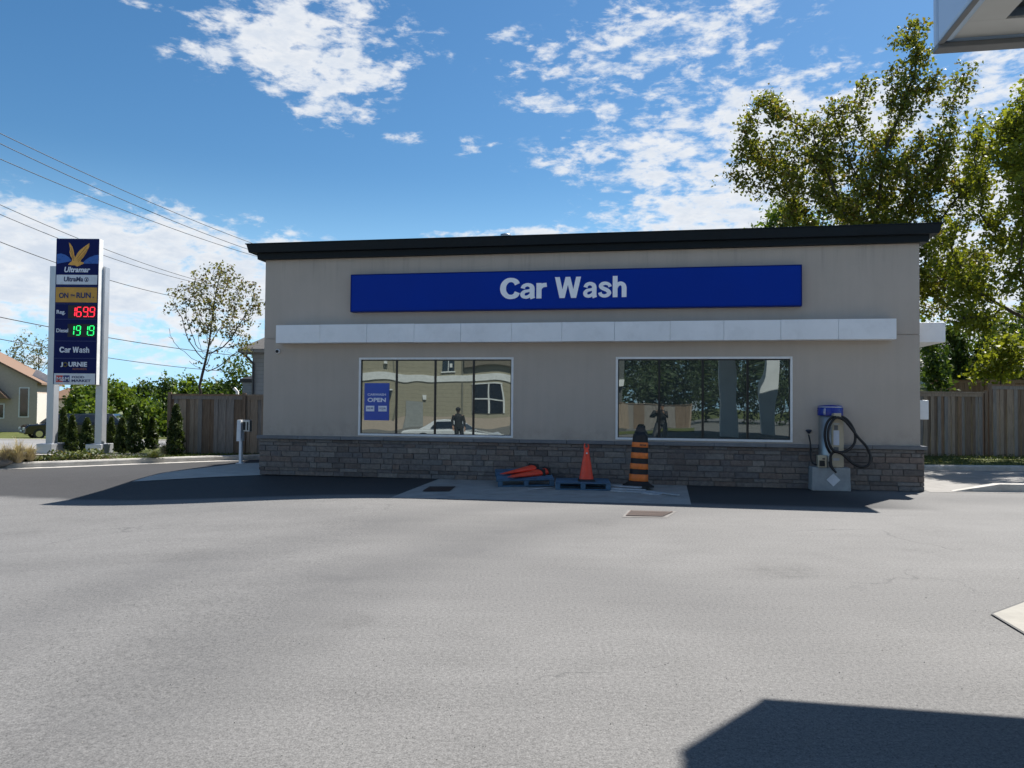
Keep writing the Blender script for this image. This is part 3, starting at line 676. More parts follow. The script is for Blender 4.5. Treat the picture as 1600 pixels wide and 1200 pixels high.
# ------------------------------------------------------------------ pallets, cones, barrel, lumber
def pallet(label, loc, rz, tilt=(0, 0), w_=1.04, d_=.95):
    t = thing('pallet', label, 'pallet', loc, rz, 'blue wooden pallets on the concrete pad'); t.rotation_euler = (R(tilt[0]), R(tilt[1]), rz)
    mb = MB()
    for i in range(7):
        y0 = i*d_/7; mb.box(-w_/2, w_/2, y0+.008, y0+d_/7-.008, .118, .138)
    mb.build('deck', pal_blue, t, bevel=.002)
    for x_ in (-w_/2+.045, 0, w_/2-.045):
        mb = MB(); mb.box(x_-.045, x_+.045, .0, d_, .1005, .1165)
        for y_ in (0, d_/2-.06, d_-.12): mb.box(x_-.045, x_+.045, y_+.002, y_+.118, .0225, .0995)
        mb.build('stringer', pal_blue, t)
    mb = MB()
    for y_ in (0, d_/2-.05, d_-.1): mb.box(-w_/2, w_/2, y_, y_+.1, .002, .0215)
    mb.build('bottom_board', pal_blue, t); return t
p2 = gp(911, 766.5); PZ = .145
pallet('blue pallet lying flat under the upright red cone', (p2.x, p2.y, .006), R(-4))
p1 = gp(824, 761.5)
pallet('tilted blue pallet with red cones heaped on it', (p1.x-.02, p1.y, .012), R(5), (8.5, -1.0), w_=1.10)
def cone_parts(t, h=.60, rb=.135, rt=.035):
    mb = MB()
    prof = [(rb*1.02, 0), (rb, .02), (rb*.93, h*.12), (rb*.72, h*.42), (rb*.47, h*.75), (rt*1.3, h*.92), (rt*1.15, h), (rt*.8, h+.005)]
    mb.lathe(prof, 20, sy=.8); mb.build('cone_body', redor, t)
    mb = MB()
    mb.tube([(-rt, 0, h-.02), (-rt*1.15, 0, h+.04), (-rt*.9, 0, h+.085)], [.016, .014, .009], 8); mb.tube([(rt, 0, h-.02), (rt*1.1, 0, h+.04), (rt*.8, 0, h+.075)], [.016, .014, .009], 8)
    mb.build('handle', redor, t)
    mb = MB(); mb.taper(-.165, .165, -.14, .14, -.035, .004, .86); mb.build('base', black, t, bevel=.008)
cn = thing('traffic_cone', 'red cone standing upright on the flat blue pallet', 'traffic cone', (gp(917, 752, .15).x, p2.y+.35, .182), 0, 'red cones on the pallets')
cone_parts(cn)
MB().lathe([(.001, .017), (.016, .017), (.016, .001)], 12, Matrix.Translation((0, -.052, .50)) @ Matrix.Rotation(R(90), 4, 'X')).build('reflector', trim_w, cn)
lab = ['red cone lying at the front of the heap on the tilted pallet', 'red cone lying in the middle of the heap on the tilted pallet', 'red cone lying on top at the back of the heap on the tilted pallet']
for i, (dx, dy, dz, rx, ry, rz) in enumerate(((.22, .42, .215, 94, 0, -52), (.38, .50, .235, 95, 0, -72), (.12, .62, .29, 97, 0, -60))):
    c = copy_tree(cn); c['label'] = lab[i]
    c.location = (p1.x+dx, p1.y+dy, dz+.03); c.rotation_euler = Matrix.Rotation(R(rz), 4, 'Z').to_euler()
    c.rotation_euler = (Matrix.Rotation(R(rz), 4, 'Z') @ Matrix.Rotation(R(rx), 4, 'X')).to_euler(); c.scale = (1.15, .62, 1.08)
    for ch in list(c.children):
        if ch.name.startswith('reflector'): bpy.data.objects.remove(ch)

b0 = gp(1001, 767)
br = thing('construction_barrel', 'leaning orange and black striped construction barrel marker with black top', 'barrel', (b0.x, b0.y+.28, .05), R(10)); br.rotation_euler = (R(-1), R(2.8), R(12))
k = (b0.y+.25)/F; zz0 = lambda py: (766-py)*k
def rad(py): return .142 + (.180-.142)*(py-684)/(757-684)
bands = [(757, 746.5, orange), (746.5, 738.5, black), (738.5, 730, orange), (730, 721.8, black), (721.8, 713, orange), (713, 704.6, black), (704.6, 697, orange)]
mb = MB(); mb.lathe([(rad(757), zz0(757)), (rad(697), zz0(697)), (rad(686), zz0(686))], 28); mb.lathe([(rad(686), zz0(686)), (.098, zz0(682)), (.09, zz0(681))], 28, mat=0)
mb.build('drum', black, br)
for a, b, m_ in bands:
    if m_ is orange: MB().lathe([(rad(a)+.002, zz0(a)), (rad(a)+.006, zz0(a-.5)), (rad(b)+.006, zz0(b+.5)), (rad(b)+.002, zz0(b))], 28).build('band', orange, br)
mb = MB(); mb.box(-.08, .08, -.05, .05, zz0(681.5), zz0(676.5)); mb.tube([(-.075, 0, zz0(682)), (-.075, 0, zz0(675.5)), (-.05, 0, zz0(673.5)), (.05, 0, zz0(673.5)), (.075, 0, zz0(675.5)), (.075, 0, zz0(682))], .02, 8); mb.box(-.07, .07, -.012, .012, zz0(682), zz0(673)); mb.build('handle', P('dark_grey_plastic', (.03, .03, .033), .5), br)
mb = MB(); mb.prism([(.30*math.cos(R(a)), .30*math.sin(R(a))) for a in range(22, 382, 45)], 0, .035); mb.lathe([(.27, .036), (.235, .06), (.19, .10), (.17, .112)], 24); mb.build('rubber_base', black, br)
text_mesh('lettering', 'DETOUR', ink, br, .13, .035, (-.065, -rad(700)-.008, zz0(702.6)), bold=.03, depth=.002)

G = 'loose grey boards by the barrel'
def board(label, px0, py0, px1, py1, z, w_, th=.022, z1=None):
    a = gp(px0, py0, z); b = gp(px1, py1, z1 if z1 is not None else z); t = (b-a); L = t.length
    o = MB().box(0, L, 0, w_, 0, th).build('board', plank_m, bevel=.002); o.location = a
    o.rotation_euler = (0, -math.asin(max(-1, min(1, t.z/L))), math.atan2(t.y, t.x)); return tag(o, label, 'board', G)
board('lowest grey board poking out left of the barrel base', 953, 768, 1012, 771, .006, .14)
board('middle grey board stacked left of the barrel base', 955, 764.5, 1008, 767, .034, .12)
board('topmost grey board of the little stack left of the barrel', 955, 760, 1000, 763, .065, .10)
board('long thin board sticking out right of the barrel base', 1008, 768.5, 1058, 775, .012, .07)
board('short warped board right of the barrel base', 1002, 772, 1030, 774, .004, .16)
board('brown stick lying in front of the tilted pallet', 827, 765.5, 868, 762, .008, .03, .018)


# drain grates
def grate(label, quad, mat_fr, rows=2):
    a, b, c, d = [Vector((p.x, p.y, 0)) for p in quad]; o = (a+b+c+d)/4
    t = thing('drain_grate', label, 'drain', (o.x, o.y, lot_z(o.x, o.y)), 0, 'storm drains in the ground')
    def Q(s, t_): return (a*(1-s)+b*s)*(1-t_) + (d*(1-s)+c*s)*t_ - o
    def quadm(mb, s0, s1, t0, t1, z): mb.add([Q(s0, t0)+Vector((0, 0, z)), Q(s1, t0)+Vector((0, 0, z)), Q(s1, t1)+Vector((0, 0, z)), Q(s0, t1)+Vector((0, 0, z))], [(0, 1, 2, 3)])
    mb = MB(); quadm(mb, 0, 1, 0, 1, .010); mb.build('pit', black, t)
    mb = MB(); f_ = .06
    quadm(mb, 0, 1, 0, f_, .018); quadm(mb, 0, 1, 1-f_, 1, .018); quadm(mb, 0, f_*.6, f_, 1-f_, .018); quadm(mb, 1-f_*.6, 1, f_, 1-f_, .018); mb.build('rim', mat_fr, t)
    mb = MB()
    for i in range(16):
        s0 = .06+i*.88/16; quadm(mb, s0, s0+.033, f_, 1-f_, .014)
    for tt in (.33, .66): quadm(mb, .06, .94, tt, tt+.03, .016)
    mb.build('bars', rust, t); return t
grate('rusty drain grate in the shade left of the concrete pad', [gp(660, 768.5), gp(702, 768.5), gp(712, 761), gp(672, 761)], rust)
grate('rusty drain grate in the sunlit asphalt in front of the barrel', [gp(978, 807), gp(1036, 808), gp(1052, 800.5), gp(986, 799)], rust)
# worn pale asphalt framing the sunny drain
sheet('drain_collar', [gp(972, 808.5), gp(1042, 809.5), gp(1058, 799.3), gp(981, 797.8)], P('pale_patch', (.175, .165, .155), .9, var=.25, vscale=8), .005)

# ------------------------------------------------------------------ canopy of the fuel court (upper right)
cc = at(1457, 77, 6.78); CZ = cc.z; FH = 1.18
can = thing('fuel_canopy', 'corner of a flat fuel station canopy with pale fascia overhead', 'canopy', (cc.x, cc.y, 0), YAW)
CW, CD = 24.0, 21.0
mb = MB()
mb.box(0, CW, -.12, 0, CZ, CZ+FH); mb.box(0, CW, -CD, -CD+.12, CZ, CZ+FH); mb.box(0, .12, -CD+.121, -.121, CZ, CZ+FH); mb.box(CW-.12, CW, -CD+.121, -.121, CZ, CZ+FH)
mb.build('fascia', canopy_f, can, bevel=.03)
mb = MB(); mb.box(.0, CW, -.135, .0, CZ-.05, CZ-.001); mb.box(.0, .05, -CD+.136, -.136, CZ-.02, CZ-.001); mb.box(0, CW, -CD, -CD+.135, CZ-.05, CZ-.001)
mb.build('drip_edge', P('canopy_edge', (.16, .17, .18), .5), can, bevel=.02)
mb = MB(); mb.box(.121, CW-.121, -.42, -.122, CZ+.03, CZ+.05); mb.box(.121, .42, -CD+.61, -.422, CZ+.03, CZ+.05); mb.box(.121, CW-.121, -CD+.125, -CD+.605, CZ+.03, CZ+.05)
mb.build('fascia_return', P('return_panel', (.50, .52, .52), .4, var=.04), can)
mb = MB()
for i in range(30):
    mb.box(.14+i*.79, .14+(i+1)*.79-.012, -CD+.14, -.14, CZ+.26, CZ+.29)
mb.build('soffit', canopy_w, can)
MB().box(.125, CW-.125, -CD+.125, -.125, CZ+FH-.1, CZ+FH-.05).build('top_deck', canopy_w, can)
CI = (Matrix.Translation((cc.x, cc.y, 0)) @ Matrix.Rotation(YAW, 4, 'Z')).inverted()
for px_, Y_, w2 in ((1135, 40, .45), (1202, 46, .40), (1330, 30, .35)):
    lp = CI @ mg(px_, Y_); x_ = max(.8, lp.x)
    MB().box(x_-w2, x_+w2, lp.y-.3, lp.y+.3, 0, CZ+.255).build('column', white_pan, can, bevel=.02)
GP = 'fuel pumps under the canopy'
for i, x_ in enumerate((3.2, 5.8)):
    w0 = Matrix.Translation((cc.x, cc.y, 0)) @ Matrix.Rotation(YAW, 4, 'Z') @ Vector((x_, -5.5, 0))
    fp = thing('fuel_pump', ('fuel pump nearest the canopy edge' if i == 0 else 'fuel pump on the far side of the first column'), 'fuel pump', w0, YAW, GP)
    MB().box(-.35, .35, -.3, .3, .0, 1.5).build('cabinet', white_pan, fp, bevel=.03); MB().box(-.4, .4, -.33, .33, 1.5, 2.1).build('head', sign_blue, fp, bevel=.03)
    MB().box(-.25, .25, -.31, -.302, 1.0, 1.4).build('display', dark_gl, fp)

# ------------------------------------------------------------------ pylon sign
PY = 21.4
def ax(px, py=650): return at(px, py, PY).x
def az(px, py): return at(px, py, PY).z
gz_ = .12
xL0, xL1 = ax(71.2, 690), ax(82, 690); xR0, xR1 = ax(147.5, 690), ax(158.5, 690)
ox = (xL0+xR1)/2
pyl = thing('price_pylon', 'tall roadside price sign on two grey posts with blue panels', 'pylon sign', (ox, PY, gz_), 0)
q = lambda x_: x_-ox; h_ = lambda px, py: az(px, py)-gz_
top = h_(120, 416)
for nm, x0, x1 in (('post', xL0, xL1), ('post', xR0, xR1)):
    MB().box(q(x0), q(x1), 0, .25, .28, top).build(nm, silver, pyl, bevel=.008)
    b_ = MB().box(q(x0)-.16, q(x1)+.07, -.16, .52, .02, .29).build('post_base', silver, pyl, bevel=.01)
def ax(px, py=650): return at(px, py, PY-.226).x
def az(px, py): return at(px, py, PY-.226).z
ct = h_(120, 372.5); cb = h_(115, 601); cx0 = ax(85.3, 490); cx1 = ax(152.6, 490)
cab = MB().box(q(cx0), q(cx1), -.22, -.002, cb, ct).build('cabinet', trim_w, pyl, bevel=.006)
CW_ = cx1-cx0
face = P('panel_navy', (.002, .008, .085), .5, spec=.15, var=.05, vscale=1); fy = -.222
def band(y0, y1, mat, name, inset=.02, d=.004):
    a, b = h_(115, y1), h_(115, y0)
    return MB().box(q(cx0)+inset, q(cx1)-inset, fy-d, fy-.0005, a, b).build(name, mat, pyl)
band(373.2, 600.6, face, 'face_panel', .004, .004)
fy2 = fy-.0045
def band2(y0, y1, mat, name, i0=.03, i1=.03):
    return MB().box(q(cx0)+i0, q(cx1)-i1, fy2-.006, fy2, h_(115, y1), h_(115, y0)).build(name, mat, pyl)
p_w = P('panel_white', (.62, .65, .72), .4); p_y = P('panel_amber', (.55, .28, .03), .4); p_line = P('panel_seam', (.02, .04, .16), .4)
b_hl = P('header_glow_blue', (.01, .09, .38), .3)
# lighter swoosh hills in header
def hpt(px, py): return (q(ax(px, py)), h_(px, py))
MB().prism([hpt(a, b) for a, b in ((89, 397), (95, 396), (102, 398), (108, 402), (112, 408), (89, 412))], fy2-.002, fy2, axis='y').build('header_wave', b_hl, pyl)
MB().prism([hpt(a, b) for a, b in ((154, 398), (148, 399), (140, 402), (134, 406), (128, 412), (154, 412))], fy2-.002, fy2, axis='y').build('header_wave', b_hl, pyl)
band2(429.5, 444.5, p_w, 'white_panel'); band2(449, 472.5, p_y, 'amber_panel', .02, .03); band2(583.5, 600.3, p_w, 'food_panel')
for yy in (446.5, 474.5, 498.5, 532.5, 559.5): band2(yy, yy+.7, p_line, 'panel_seam')
gold = P('gold_bird', (.72, .36, .06), .45)
birdA = [(109, 379), (111.5, 381), (114.5, 386), (116.5, 392), (117.3, 399), (119, 402), (122, 396), (126, 391), (131, 387), (136.5, 383), (141, 380), (140.5, 386), (138, 391), (135.5, 396), (131.5, 402), (128, 406), (127, 409), (131.5, 410), (132.5, 411.5), (128, 414), (122, 416.5), (118, 414.5), (113, 414.5), (107.8, 413.5), (110.5, 410.5), (113.5, 408), (114, 404), (111.5, 400), (110, 394), (110.8, 389), (109.8, 384)]
def poly_tri(name, pts, mat, y0, th, parent):
    me = bpy.data.meshes.new(name); bm = bmesh.new(); vs_ = [bm.verts.new((a, y0, b)) for a, b in pts]; f_ = bm.faces.new(vs_); 
    r_ = bmesh.ops.extrude_face_region(bm, geom=[f_]); bmesh.ops.translate(bm, vec=(0, -th, 0), verts=[g for g in r_['geom'] if isinstance(g, bmesh.types.BMVert)])
    bmesh.ops.triangulate(bm, faces=bm.faces[:]); bmesh.ops.recalc_face_normals(bm, faces=bm.faces[:]); bm.to_mesh(me); bm.free(); me.materials.append(mat)
    ob = bpy.data.objects.new(name, me); COL.objects.link(ob); ob.parent = parent; return ob
bird = poly_tri('bird_emblem', [hpt(a-1.2, b) for a, b in birdA], gold, fy2-.001, .004, pyl)
drk = P('feather_line', (.30, .13, .03), .5)
mb = MB()
for a, b, c, d in ((137, 385, 121.5, 404), (138.5, 389, 122.5, 407), (135, 395, 123, 410), (112, 386, 117, 404), (111.3, 392, 117, 408)):
    p0 = hpt(a-1.2, b); p1_ = hpt(c-1.2, d); mb.tube([(p0[0], fy2-.006, p0[1]), (p1_[0], fy2-.006, p1_[1])], .0055, 5)
mb.build('feather_lines', drk, bird)
navy = P('navy_ink', (.01, .02, .10), .5); wht = P('pylon_white', (.72, .75, .84), .4)
def T(body, x0, x1, y0, y1, mat, bold=.02, shear=0.0, nm='lettering', yo=.007):
    a, b = q(ax(x0, y1)), q(ax(x1, y1)); z0, z1 = h_(115, y1), h_(115, y0)
    return text_mesh(nm, body, mat, pyl, b-a, z1-z0, (a, fy2-yo, z0), bold=bold, depth=.003, shear=shear)
T('Ultramar', 100.5, 141, 417, 425.5, wht, .03, .2, yo=.002)
T('UltraMa', 100, 130, 432.5, 440, navy, .03, .12); T('x', 133.5, 137.5, 434.5, 439.5, navy, .03)
mb = MB(); o_ = hpt(135.3, 436.8); mb.tube([(o_[0]+.055*math.cos(R(a)), fy2-.008, o_[1]+.062*math.sin(R(a))) for a in range(0, 361, 20)], .006, 5); mb.build('ring_mark', navy, pyl)
T('ON', 92.3, 107, 457.5, 466, navy, .035); T('the', 110.5, 117, 459, 463, navy, .02); T('RUN', 119.5, 142, 457, 465.7, navy, .035); T('.', 145, 147, 463.5, 465.5, navy, .03)
T('Reg.', 88.5, 102, 484.5, 492.5, wht, .02, yo=.002); T('Diesel', 88, 106.5, 513.5, 519.5, wht, .02, yo=.002)
heavy_word('Car', wht, pyl, q(ax(93, 546)), h_(115, 551), q(ax(110.7, 546))-q(ax(93, 546)), h_(115, 542)-h_(115, 551), fy2, .003)
heavy_word('Wash', wht, pyl, q(ax(113.6, 546)), h_(115, 551), q(ax(139.7, 546))-q(ax(113.6, 546)), h_(115, 542)-h_(115, 551), fy2, .003)
T('J', 94.5, 98.3, 566, 573.5, wht, .035, yo=.002); T('URNIE', 107, 136, 565.5, 573, wht, .035, yo=.002)
mb = MB(); o_ = hpt(102.3, 569.6); mb.tube([(o_[0]+.052*math.cos(R(a)), fy2-.004, o_[1]+.055*math.sin(R(a))) for a in range(0, 361, 20)], .014, 5); mb.build('ring_letter', P('olive_gold', (.18, .14, .03), .5), pyl)
T('REWARDS', 113.5, 135.5, 575, 578, P('dull_red', (.30, .10, .06), .5), .02, yo=.002)
a_, b_ = hpt(87.5, 597), hpt(98.5, 586.5); MB().box(a_[0], b_[0], fy2-.009, fy2-.0065, a_[1], b_[1]).build('red_block', P('mm_red', (.55, .03, .03), .4), pyl)
a_, b_ = hpt(98.7, 597), hpt(109, 586.5); MB().box(a_[0], b_[0], fy2-.009, fy2-.0065, a_[1], b_[1]).build('blue_block', P('mm_blue', (.02, .03, .18), .4), pyl)
T('M&M', 88.8, 108, 589, 595.3, wht, .01, yo=.010); T('FOOD', 112.5, 132, 587.5, 590.8, navy, .03); T('MARKET', 112, 142, 592.8, 596.8, navy, .03)
SEG = {'0': 'abcdef', '1': 'bc', '6': 'acdefg', '9': 'abcdfg'}
def digit(mb, ch, x0, x1, z0, z1, th, y, sl=.06):
    zm = (z0+z1)/2; g = th*.55
    def P3(x_, z): return (x_+(z-z0)*sl, y, z)
    S_ = {'a': (x0+g, z1, x1-g, z1), 'd': (x0+g, z0, x1-g, z0), 'g': (x0+g, zm, x1-g, zm), 'b': (x1, zm+g, x1, z1-g), 'c': (x1, z0+g, x1, zm-g), 'f': (x0, zm+g, x0, z1-g), 'e': (x0, z0+g, x0, zm-g)}
    for s_ in SEG[ch]:
        a, b, c, d = S_[s_]; mb.tube([P3(a, b), P3(c, d)], th*.5, 4, smooth=False)
for txt, y0, y1, mat, xs_, nm in (('1699', 480, 494.5, emit_mat('led_red', (1, .03, .06), 1.1), ((111.5, 117.3), (119.5, 127), (130, 137.3), (140.3, 147.8)), 'red_digit'),
                              ('1919', 509, 523.5, emit_mat('led_green', (.03, 1, .22), .8), ((110.3, 116.3), (119.5, 126.3), (132.5, 137.8), (140, 147.3)), 'green_digit')):
    MB().box(q(ax(106, 500)), q(ax(149.5, 500)), fy2-.0025, fy2-.0005, h_(115, y1+3), h_(115, y0-3)).build('display_panel', black, pyl)
    for ch, (a, b) in zip(txt, xs_):
        mb = MB(); digit(mb, ch, q(ax(a, 500)), q(ax(b, 500))-.01, h_(115, y1), h_(115, y0), .026, fy2-.01); led = mb.build(nm, mat, pyl)
    dx_ = q(ax(138.9, 500)); MB().box(dx_-.010, dx_+.010, fy2-.02, fy2-.004, h_(115, y1)-.012, h_(115, y1)+.010).build('decimal_point', mat, pyl)
# concrete footings
footg = 'concrete footings under the pylon posts'
for nm, x0, x1 in (('left', xL0, xL1), ('right', xR0, xR1)):
    MB().box(q(x0)-.24, q(x1)+.16, -.26, .62, -.1, .018).build('footing', concrete, pyl, bevel=.01)
sheet('bed_slab', [(ox-1.55, 20.75), (ox+2.7, 20.85), (ox+2.7, 21.9), (ox-1.55, 21.8)], concrete, .02, zf=lambda x, y: .12)

# ------------------------------------------------------------------ fences
def fence(label, x0y0, x1y1, h, mat, cap=True, post_every=2.4, bw=.118, seed=1, name='wooden_fence', zf=land_z, lattice=False):
    a = Vector(x0y0); b = Vector(x1y1); L = (b-a).length; ang = math.atan2(b.y-a.y, b.x-a.x); r_ = random.Random(seed)
    base = zf(a.x, a.y)
    t = thing(name, label, 'fence', (a.x, a.y, base), ang); mb = MB(); x = 0; i = 0
    while x < L:
        zb = r_.uniform(.0, .03); mb.box(x+.004, min(L, x+bw)-.004, (0 if i % 2 else .022), (.018 if i % 2 else .04), zb-.05, h-.03+r_.uniform(-.008, .008)); x += bw*(.93); i += 1
    mb.build('boards', mat, t)
    n_ = max(1, int(L/post_every+.5))
    for k in range(n_+1):
        xx = L*k/n_; MB().box(xx-.05, xx+.05, -.065, -.002, -.1, h+.06).build('post', mat, t, bevel=.005)
    if cap:
        mb = MB()
        for k in range(n_): mb.box(L*k/n_+.052, L*(k+1)/n_-.052, -.06, .075, h-.02, h+.02); mb.box(L*k/n_+.052, L*(k+1)/n_-.052, -.025, -.002, h-.13, h-.022)
        mb.build('cap_rail', mat, t)
    return t
fa = gp(264, 709.5); fb_ = gp(412, 709.5)
fh = at(300, 616.5, fa.y).z-.12
fence('weathered grey brown board fence left of the car wash', (fa.x, fa.y), (fb_.x+1.5, fb_.y+.1), fh, fence_m, seed=2, post_every=2.35)
fence('weathered fence running back from the left fence corner', (fa.x-.08, fa.y+.1), (fa.x+3.2, fa.y+11), fh, fence_m, seed=6)
ra = gp(1444, 712); rb = gp(1543, 712.5)
rh1 = at(1500, 613, ra.y).z-.12; rh2 = at(1570, 602, rb.y).z-.12
fence('lower section of dark board fence right of the car wash', (ra.x-2.5, ra.y), (rb.x-.06, rb.y), rh1, fence_m, seed=3)
fence('taller section of dark board fence at the right edge', (rb.x+.06, rb.y-.02), (rb.x+9, rb.y-.1), rh2, fence_m, seed=4)
# brown fences higher up the slope behind
for i, (p0, p1_, Y0, Y1, hh) in enumerate((((1455, 634), (1600, 628), 36, 34, 1.5), ((1500, 616), (1600, 612), 43, 44, 1.6))):
    a = at(*p0, Y0); b = at(*p1_, Y1)
    base = a.z
    fence(['brown fence halfway up the slope behind the dark fence', 'brown fence highest on the slope behind the trees'][i], (a.x, a.y), (b.x+6, b.y), hh, fence_br, seed=8+i, name='hillside_fence', zf=lambda x, y, base=base: base-.3)

# ------------------------------------------------------------------ houses
def gable_house(name, label, loc, rz, w_, l_, hw, hr_, wall_m, roof_m, hip=False, over=.4, wins=(), cat='house', side_m=None):
    """w_ along local x (front), l_ along local y; ridge along y (gable to the front) or hip"""
    t = thing(name, label, cat, loc, rz)
    mb = MB(); mb.box(0, w_, 0, l_, -.5, hw)
    if not hip:
        mb.add([(0, 0, hw), (w_, 0, hw), (w_/2, 0, hr_)], [(0, 1, 2)]); mb.add([(0, l_, hw), (w_, l_, hw), (w_/2, l_, hr_)], [(2, 1, 0)])
    mb.build('wall', wall_m, t)
    if side_m: MB().box(w_+.002, w_+.03, 0, l_, -.4, hw*.78).build('side_cladding', side_m, t)
    mb = MB(); o = over; th = .16; sl = (hr_-hw)/(w_/2)
    if not hip:
        for s_ in (0, 1):
            xa = -o if s_ == 0 else w_+o; za = hw-o*sl; P_ = [(xa, za), (w_/2, hr_), (w_/2, hr_+th), (xa, za+th)]
            mb.prism(P_ if s_ == 0 else P_[::-1], -o, l_+o, axis='y')
    else:
        m_ = min(w_, l_)/2; zt0 = hw
        if w_ >= l_: rA, rB = (l_/2, l_/2), (w_-l_/2, l_/2)
        else: rA, rB = (w_/2, w_/2), (w_/2, l_-w_/2)
        b4 = [(-o, -o, zt0), (w_+o, -o, zt0), (w_+o, l_+o, zt0), (-o, l_+o, zt0)]; lo = [(x, y, z-th) for x, y, z in b4]
        vs = b4+lo+[(rA[0], rA[1], hr_), (rB[0], rB[1], hr_)]
        if w_ >= l_: fs = [(0, 1, 9, 8), (1, 2, 9), (2, 3, 8, 9), (3, 0, 8)]
        else: fs = [(0, 1, 8), (1, 2, 9, 8), (2, 3, 9), (3, 0, 8, 9)]
        fs += [(4, 5, 1, 0), (5, 6, 2, 1), (6, 7, 3, 2), (7, 4, 0, 3), (7, 6, 5, 4)]
        mb.add(vs, fs)
    mb.build('roof', roof_m, t)
    for (x0, x1, z0, z1) in wins:
        f_ = MB().box(x0-.09, x1+.09, -.05, -.001, z0-.09, z1+.09).build('window', trim_w, t); MB().box(x0, x1, -.06, -.051, z0, z1).build('pane', dark_gl, f_)
    return t
# brown roofed house across the street (left)
HD = 66.0; c = at(57, 650, HD); zb = land_z(c.x, HD); rzh = R(20)
eav = at(57, 597, HD).z-zb
W_ = 11.0
hl = gable_house('brown_roof_house', 'taupe house with brown shingle roof across the street at the far left', Vector((c.x, HD, zb))-Matrix.Rotation(rzh, 3, 'Z') @ Vector((W_, 0, 0)), rzh, W_, 9, eav, eav+3.1, brick_d, shingle_b, wins=((W_-1.25, W_-.65, 1.4, 3.8), (W_-4.6, W_-3.6, 1.3, 2.4), (W_-3.45, W_-2.45, 1.3, 2.4)), side_m=brick_l)
mb = MB(); mb.prism([(W_-6.8, 2.9), (W_-1.9, 2.9), (W_-3.9, 5.0)], -1.1, -.01, axis='y'); mb.build('porch_roof', shingle_b, hl)
mb = MB(); mb.prism([(0, 0), (1.3, 0), (1.3, .1), (0, .1)], 0, .9, axis='z', T=Matrix.Translation((W_-1.0, 2.2, eav+.40)) @ Matrix.Rotation(R(29.4), 4, 'Y')); mb.build('skylight', trim_w, hl)
c2 = at(74, 650, 71)
hw2 = gable_house('pale_garage', 'pale brick wing with low brown roof behind the pylon sign', (c2.x, 71, land_z(c2.x, 71)), R(14), 2.6, 5, 3.0, 4.0, brick_l, shingle_b, hip=True, wins=((1.5, 2.1, .8, 2.2),), cat='garage')
# grey house behind the left end of the car wash
g0 = at(394, 600, 31); zb = land_z(g0.x, 31); ez = at(394, 546, 31).z-zb
gh = gable_house('grey_house', 'grey house with shingled hip roof peeking out left of the car wash', (g0.x, 31, zb), R(-2), 9, 8, ez, ez+3.0, siding_mat('grey_siding', (.27, .28, .29)), shingle_g, hip=True, over=.42)
MB().tube([(-.38, -.40, ez-.1), (-.2, -.2, ez-.28), (-.02, -.06, ez-.5), (.05, -.06, ez-.6), (.05, -.06, .1)], .045, 6).build('downspout', P('downspout_dark', (.05, .05, .05), .5), gh)
MB().box(-.44, 9.4, -.46, -.421, ez-.15, ez-.02).build('gutter', P('gutter_grey', (.22, .21, .2), .5), gh)
g1 = at(379, 600, 36); gable_house('garden_shed', 'small dark roofed shed just left of the grey house', (g1.x, 36, land_z(g1.x, 36)), 0, 2.6, 2.4, at(379, 592, 36).z-land_z(g1.x, 36), at(379, 584, 36).z-land_z(g1.x, 36)+.3, siding_mat('shed_siding', (.2, .22, .24)), black, hip=True, over=.1, cat='shed')
# grey house on the slope, right
g2 = at(1455, 590, 46); zb = g2.z-3.0
gable_house('slope_house', 'pale grey house on the slope behind the maple at the right', (g2.x, 46, zb), R(4), 4.2, 6, 3.4, 5.3, siding_mat('pale_siding', (.42, .43, .44)), shingle_g, hip=True, wins=((1.0, 2.2, 1.3, 2.5), (2.7, 3.5, 1.3, 2.5)))

